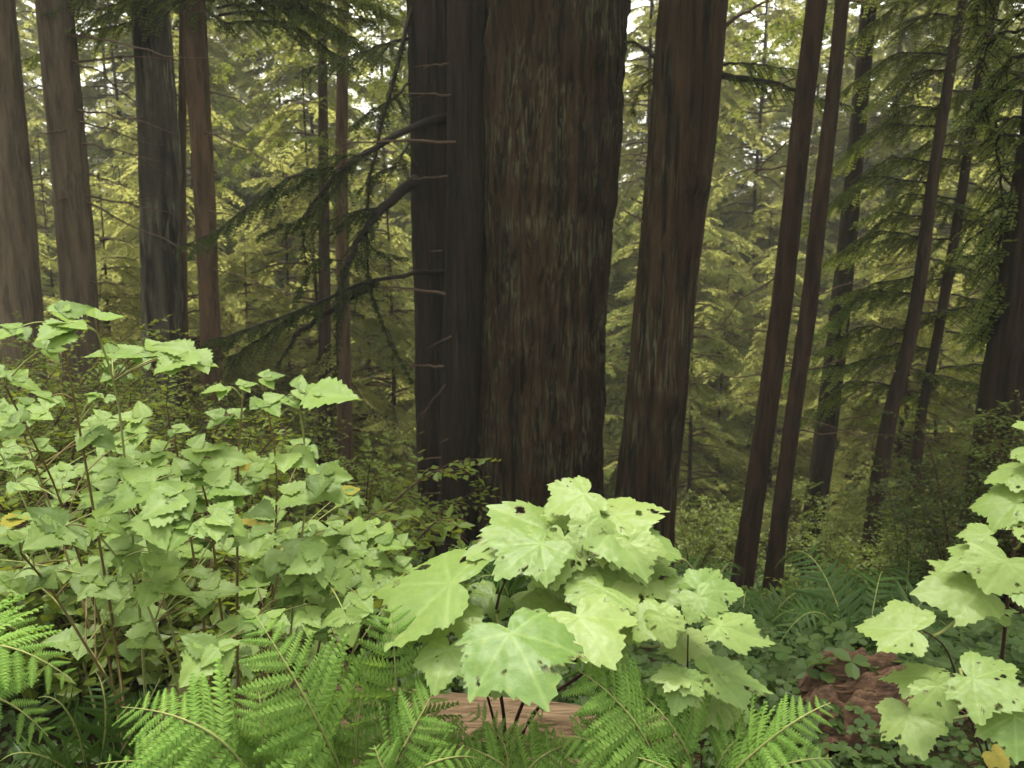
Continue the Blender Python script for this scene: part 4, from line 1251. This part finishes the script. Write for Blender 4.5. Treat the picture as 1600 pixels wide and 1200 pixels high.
rx, ry = P(1362, 1100, 2.3)[0], 2.32
ro = empty('rotten_stump', (rx, ry, gz(rx, ry)), 'crumbling reddish brown mound of rotten wood on the slope edge', 'rotten wood')
obj('core', rot_mesh(91), M['rot'], ro, (0, 0, .0))
rr_ = np.random.default_rng(92)
tt_ = Tubes()
for _ in range(90):
    p_ = rr_.normal(0, .13, 2) * [1.2, .8]; a_ = rr_.normal(0, .5); l_ = rr_.uniform(.03, .1)
    z_ = .20 - 1.6 * (p_[0] ** 2 + 1.6 * p_[1] ** 2) - .015
    tt_.add(np.array([[p_[0], p_[1], z_], [p_[0] + l_ * math.cos(a_), p_[1] + l_ * math.sin(a_), z_ + rr_.normal(0, .015)]]), np.array([.004, .002]), 4)
sp_ = obj('splinters', tt_.mesh('splinters'), M['rot'], ro); sp_['kind'] = 'stuff'

# ------------------------------------------------------------------ slope shrubs
def shrub_mesh(seed, h, spread, nst, leaf, lw, tw):
    rng = np.random.default_rng(seed)
    lv, tb = Leaves(), Tubes()
    for _ in range(nst):
        az = rng.uniform(0, 2 * PI); d = np.array([math.cos(az), math.sin(az), 0]); L_ = h * rng.uniform(.6, 1.1); o = spread * rng.uniform(.3, 1)
        c = bez([0, 0, -.03], d * o * .4 + [0, 0, L_ * .8], d * o + [0, 0, L_], 10)
        tb.add(c, np.linspace(.008, .002, 10), 4)
        for i in range(3, 10):
            for _k in range(tw):
                dd = nrm(rng.normal(0, 1, 3) * [1, 1, .35] + d * .4); tl = rng.uniform(.12, .32) * h
                e = c[i] + dd * tl - UP * tl * .15
                tb.add(np.stack([c[i], (c[i] + e) / 2 + UP * .01, e]), np.array([.002, .0015, .001]), 3)
                n = max(4, int(tl / (leaf * .55)))
                f = (np.arange(n) + .5) / n
                bp = c[i] + (e - c[i]) * f[:, None]
                sg = np.where(np.arange(n) % 2 == 0, 1, -1)[:, None]
                sd = nrm(np.cross(dd, UP)) * sg
                d3 = nrm(sd * .8 + dd * .5 + rng.normal(0, .25, (n, 3)))
                nn = nrm(UP + rng.normal(0, .35, (n, 3)))
                lv.add(bp, d3, nn, leaf * rng.uniform(.7, 1.2, n), lw * rng.uniform(.8, 1.2, n), np.full(n, rng.random()) * .6 + rng.random(n) * .4)
    return tb.mesh('stems'), lv.mesh('foliage')


M['shrub_shaded'] = leaf_mat('shaded_bush_leaf', (.014, .03, .005), (.06, .085, .012), (.14, .18, .02), .3, .012, .45, 3)  # bush leaf darkened: deep shade by the flared trunk painted into its colour
SH = [shrub_mesh(401, .9, .55, 9, .035, .02, 3), shrub_mesh(402, .7, .6, 9, .045, .026, 3), shrub_mesh(403, 1.3, .8, 11, .035, .02, 4), shrub_mesh(404, .55, .5, 8, .06, .036, 3)]


def shrub(kind, px, Y, rz, sc, label, group=None, mat='shrub', dz=0.0):
    x = P(px, 700, Y)[0]
    r = empty('huckleberry_shrub', (x, Y, gz(x, Y) + dz), label, 'shrub', group)
    for nm, me, mt in (('stems', SH[kind][0], M['cane_dark']), ('foliage', SH[kind][1], M[mat])):
        if nm == 'foliage' and mat != 'shrub': me = me.copy(); me.materials.clear()
        o = bpy.data.objects.new(nm, me)
        if len(me.materials) == 0: me.materials.append(mt)
        o['kind'] = 'stuff'
        COL.objects.link(o); o.parent = r
    r.rotation_euler = (0, 0, rz); r.scale = (sc, sc, sc)
    return r


for px, Y, k, sc in ((60, 3.2, 0, 1.0), (170, 2.9, 1, 1.0), (280, 3.3, 0, 1.1), (390, 3.0, 1, 1.0), (20, 4.2, 2, 1.0), (200, 4.4, 2, .9), (340, 4.6, 0, 1.3), (480, 4.0, 1, 1.3), (560, 4.8, 0, 1.2),
                     (110, 5.6, 2, 1.1), (420, 5.8, 2, .9), (600, 6.3, 1, 1.5), (-60, 3.4, 2, .9), (230, 2.5, 3, 1.1), (450, 2.7, 3, 1.2), (120, 2.4, 3, 1.1), (330, 2.3, 3, 1.0), (20, 2.6, 3, 1.2), (550, 2.9, 3, 1.2), (260, 6.4, 2, 1.0)):
    shrub(k, px, Y, rs.uniform(0, 6), sc * rs.uniform(.9, 1.1), 'dim green small leaved bush in the undergrowth behind the bright leafy shrubs', 'bushes behind the leafy shrubs')
for px, Y, k, sc in ((1090, 8.2, 0, 1.0), (1130, 9.5, 1, 1.2), (1310, 7.8, 0, .8), (1330, 5.6, 1, .6), (1240, 9.0, 1, 1.0), (1400, 7.8, 1, 1.4), (1300, 9.6, 2, 1.0),
                     (1240, 5.0, 3, .6), (1150, 4.6, 3, .6), (1380, 4.8, 3, .8), (1440, 6.5, 0, 1.0), (1290, 4.2, 3, .7), (1020, 9.0, 1, 1.3), (1180, 10.5, 2, 1.0)):
    shrub(k, px, Y, rs.uniform(0, 6), sc * rs.uniform(.9, 1.1), 'green small leaved bush on the open slope among the leaning trunks', 'bushes on the open slope')
shrub(2, 1530, 4.2, 1.0, .95, 'tall dark bush with yellow green leaf tips crowding the flared dark trunk', None, 'shrub_shaded')
shrub(0, 1440, 4.8, 2.2, 1.05, 'dark bush between the flared dark trunk and thin saplings', None, 'shrub_shaded')
shrub(2, 1630, 3.7, 3.0, .9, 'dark bush leaning across the front of the flared dark trunk', None, 'shrub_shaded')

# ------------------------------------------------------------------ ground cover and litter
def cover_mesh(seed, n, region, leaf, hmin, hmax, wide=.5):
    """three-part leaves of rounded, notched leaflets folded along the middle"""
    rng = np.random.default_rng(seed)
    xy = region(rng, n)
    x, y = xy[:, 0], xy[:, 1]
    base = np.stack([x, y, ground_z(x, y) + rng.uniform(hmin, hmax, n)], 1)
    a0 = rng.uniform(0, 2 * PI, n); v = rng.random(n)
    nn = nrm(np.array([0, -.15, 1.0]) + rng.normal(0, .3, (n, 3)))
    s = leaf * rng.uniform(.5, 1.3, n)
    prof = np.array([[0, 0, 0], [wide, .35, .06], [wide * 1.05, .75, .02], [wide * .5, 1.0, -.06], [0, .86, -.08]])
    co = []
    for k in range(3):
        a = a0 + k * 2 * PI / 3 + rng.normal(0, .15, n)
        d = nrm(np.stack([np.cos(a), np.sin(a), -.2 * np.ones(n)], 1)); d = nrm(d - nn * np.sum(d * nn, 1, keepdims=True))
        sd = np.cross(d, nn)
        for sg in (1, -1):
            pf = prof if sg == 1 else prof[::-1]
            co.append(base[:, None] + s[:, None, None] * (pf[None, :, 0:1] * sg * sd[:, None] + pf[None, :, 1:2] * d[:, None] + pf[None, :, 2:3] * nn[:, None]))
    co = np.concatenate(co).reshape(-1, 3)
    return quads_mesh('cover', co, np.arange(len(co)).reshape(-1, 5), False, {'v': np.tile(np.repeat(v, 5), 6)})


def slope_region(rng, n):
    y = 2.3 + 13 * rng.random(n) ** 1.3
    return np.stack([(rng.random(n) * 2 - 1) * (.72 * y + .5), y], 1)


def near_region(rng, n):
    y = 1.0 + 2.0 * rng.random(n)
    return np.stack([(rng.random(n) * 2 - 1) * (.8 * y + .3), y], 1)


def sorrel_region(rng, n):
    c = np.array([P(1400, 1170, 1.85)[0], 1.85])
    return c + rng.normal(0, 1, (n, 2)) * [.30, .16]


o = obj('ground_cover', cover_mesh(501, 15000, slope_region, .05, .02, .24, .34), M['cover']); tag(o, 'low green ground cover over the slope', 'ground cover', kind='stuff')
o = obj('ground_cover', cover_mesh(502, 5200, near_region, .026, .02, .14, .42), M['cover']); tag(o, 'small low leaves between the ferns', 'ground cover', kind='stuff')
o = obj('sorrel_patch', cover_mesh(503, 520, sorrel_region, .028, .05, .12), M['cover']); tag(o, 'patch of small grey green three-leaved sorrel before the rotten stump', 'sorrel', kind='stuff')


def litter_mesh(seed, n):
    rng = np.random.default_rng(seed)
    t = Tubes()
    for _ in range(n):
        y = 1.0 + 6 * rng.random() ** 1.5; x = (rng.random() * 2 - 1) * (.75 * y + .3)
        a = rng.uniform(0, 2 * PI); L_ = rng.uniform(.05, .3)
        p = np.array([x, y, gz(x, y) + .012]); e = p + np.array([math.cos(a), math.sin(a), 0]) * L_; e[2] = gz(e[0], e[1]) + .02
        t.add(np.stack([p, (p + e) / 2 + rng.normal(0, .01, 3), e]), rng.uniform(.0015, .004), 3)
    return t.mesh('litter')


o = obj('twig_litter', litter_mesh(511, 700), M['twig']); tag(o, 'scattered fallen brown twigs on the forest floor', 'litter', kind='stuff')

# ------------------------------------------------------------------ damp air
hz_c = np.array([[x, y, z] for z in (-9.0, 48.0) for y in (-75.0, 335.0) for x in (-265.0, 265.0)])
hz_q = [(0, 2, 3, 1), (4, 5, 7, 6), (0, 1, 5, 4), (2, 6, 7, 3), (0, 4, 6, 2), (1, 3, 7, 5)]
hm = bpy.data.materials.new('damp_air'); hm.use_nodes = True
hm.node_tree.nodes.clear()
ho = hm.node_tree.nodes.new('ShaderNodeOutputMaterial')
hv = hm.node_tree.nodes.new('ShaderNodeVolumePrincipled')
hv.inputs['Color'].default_value = (.9, .93, .86, 1)
hv.inputs['Density'].default_value = .0017
hv.inputs['Anisotropy'].default_value = .2
hm.node_tree.links.new(hv.outputs[0], ho.inputs['Volume'])
hz = obj('haze', quads_mesh('haze', hz_c, hz_q, False), hm)
tag(hz, 'thin damp forest haze between the far trees', 'haze', kind='stuff')
scene.cycles.volume_bounces = 0
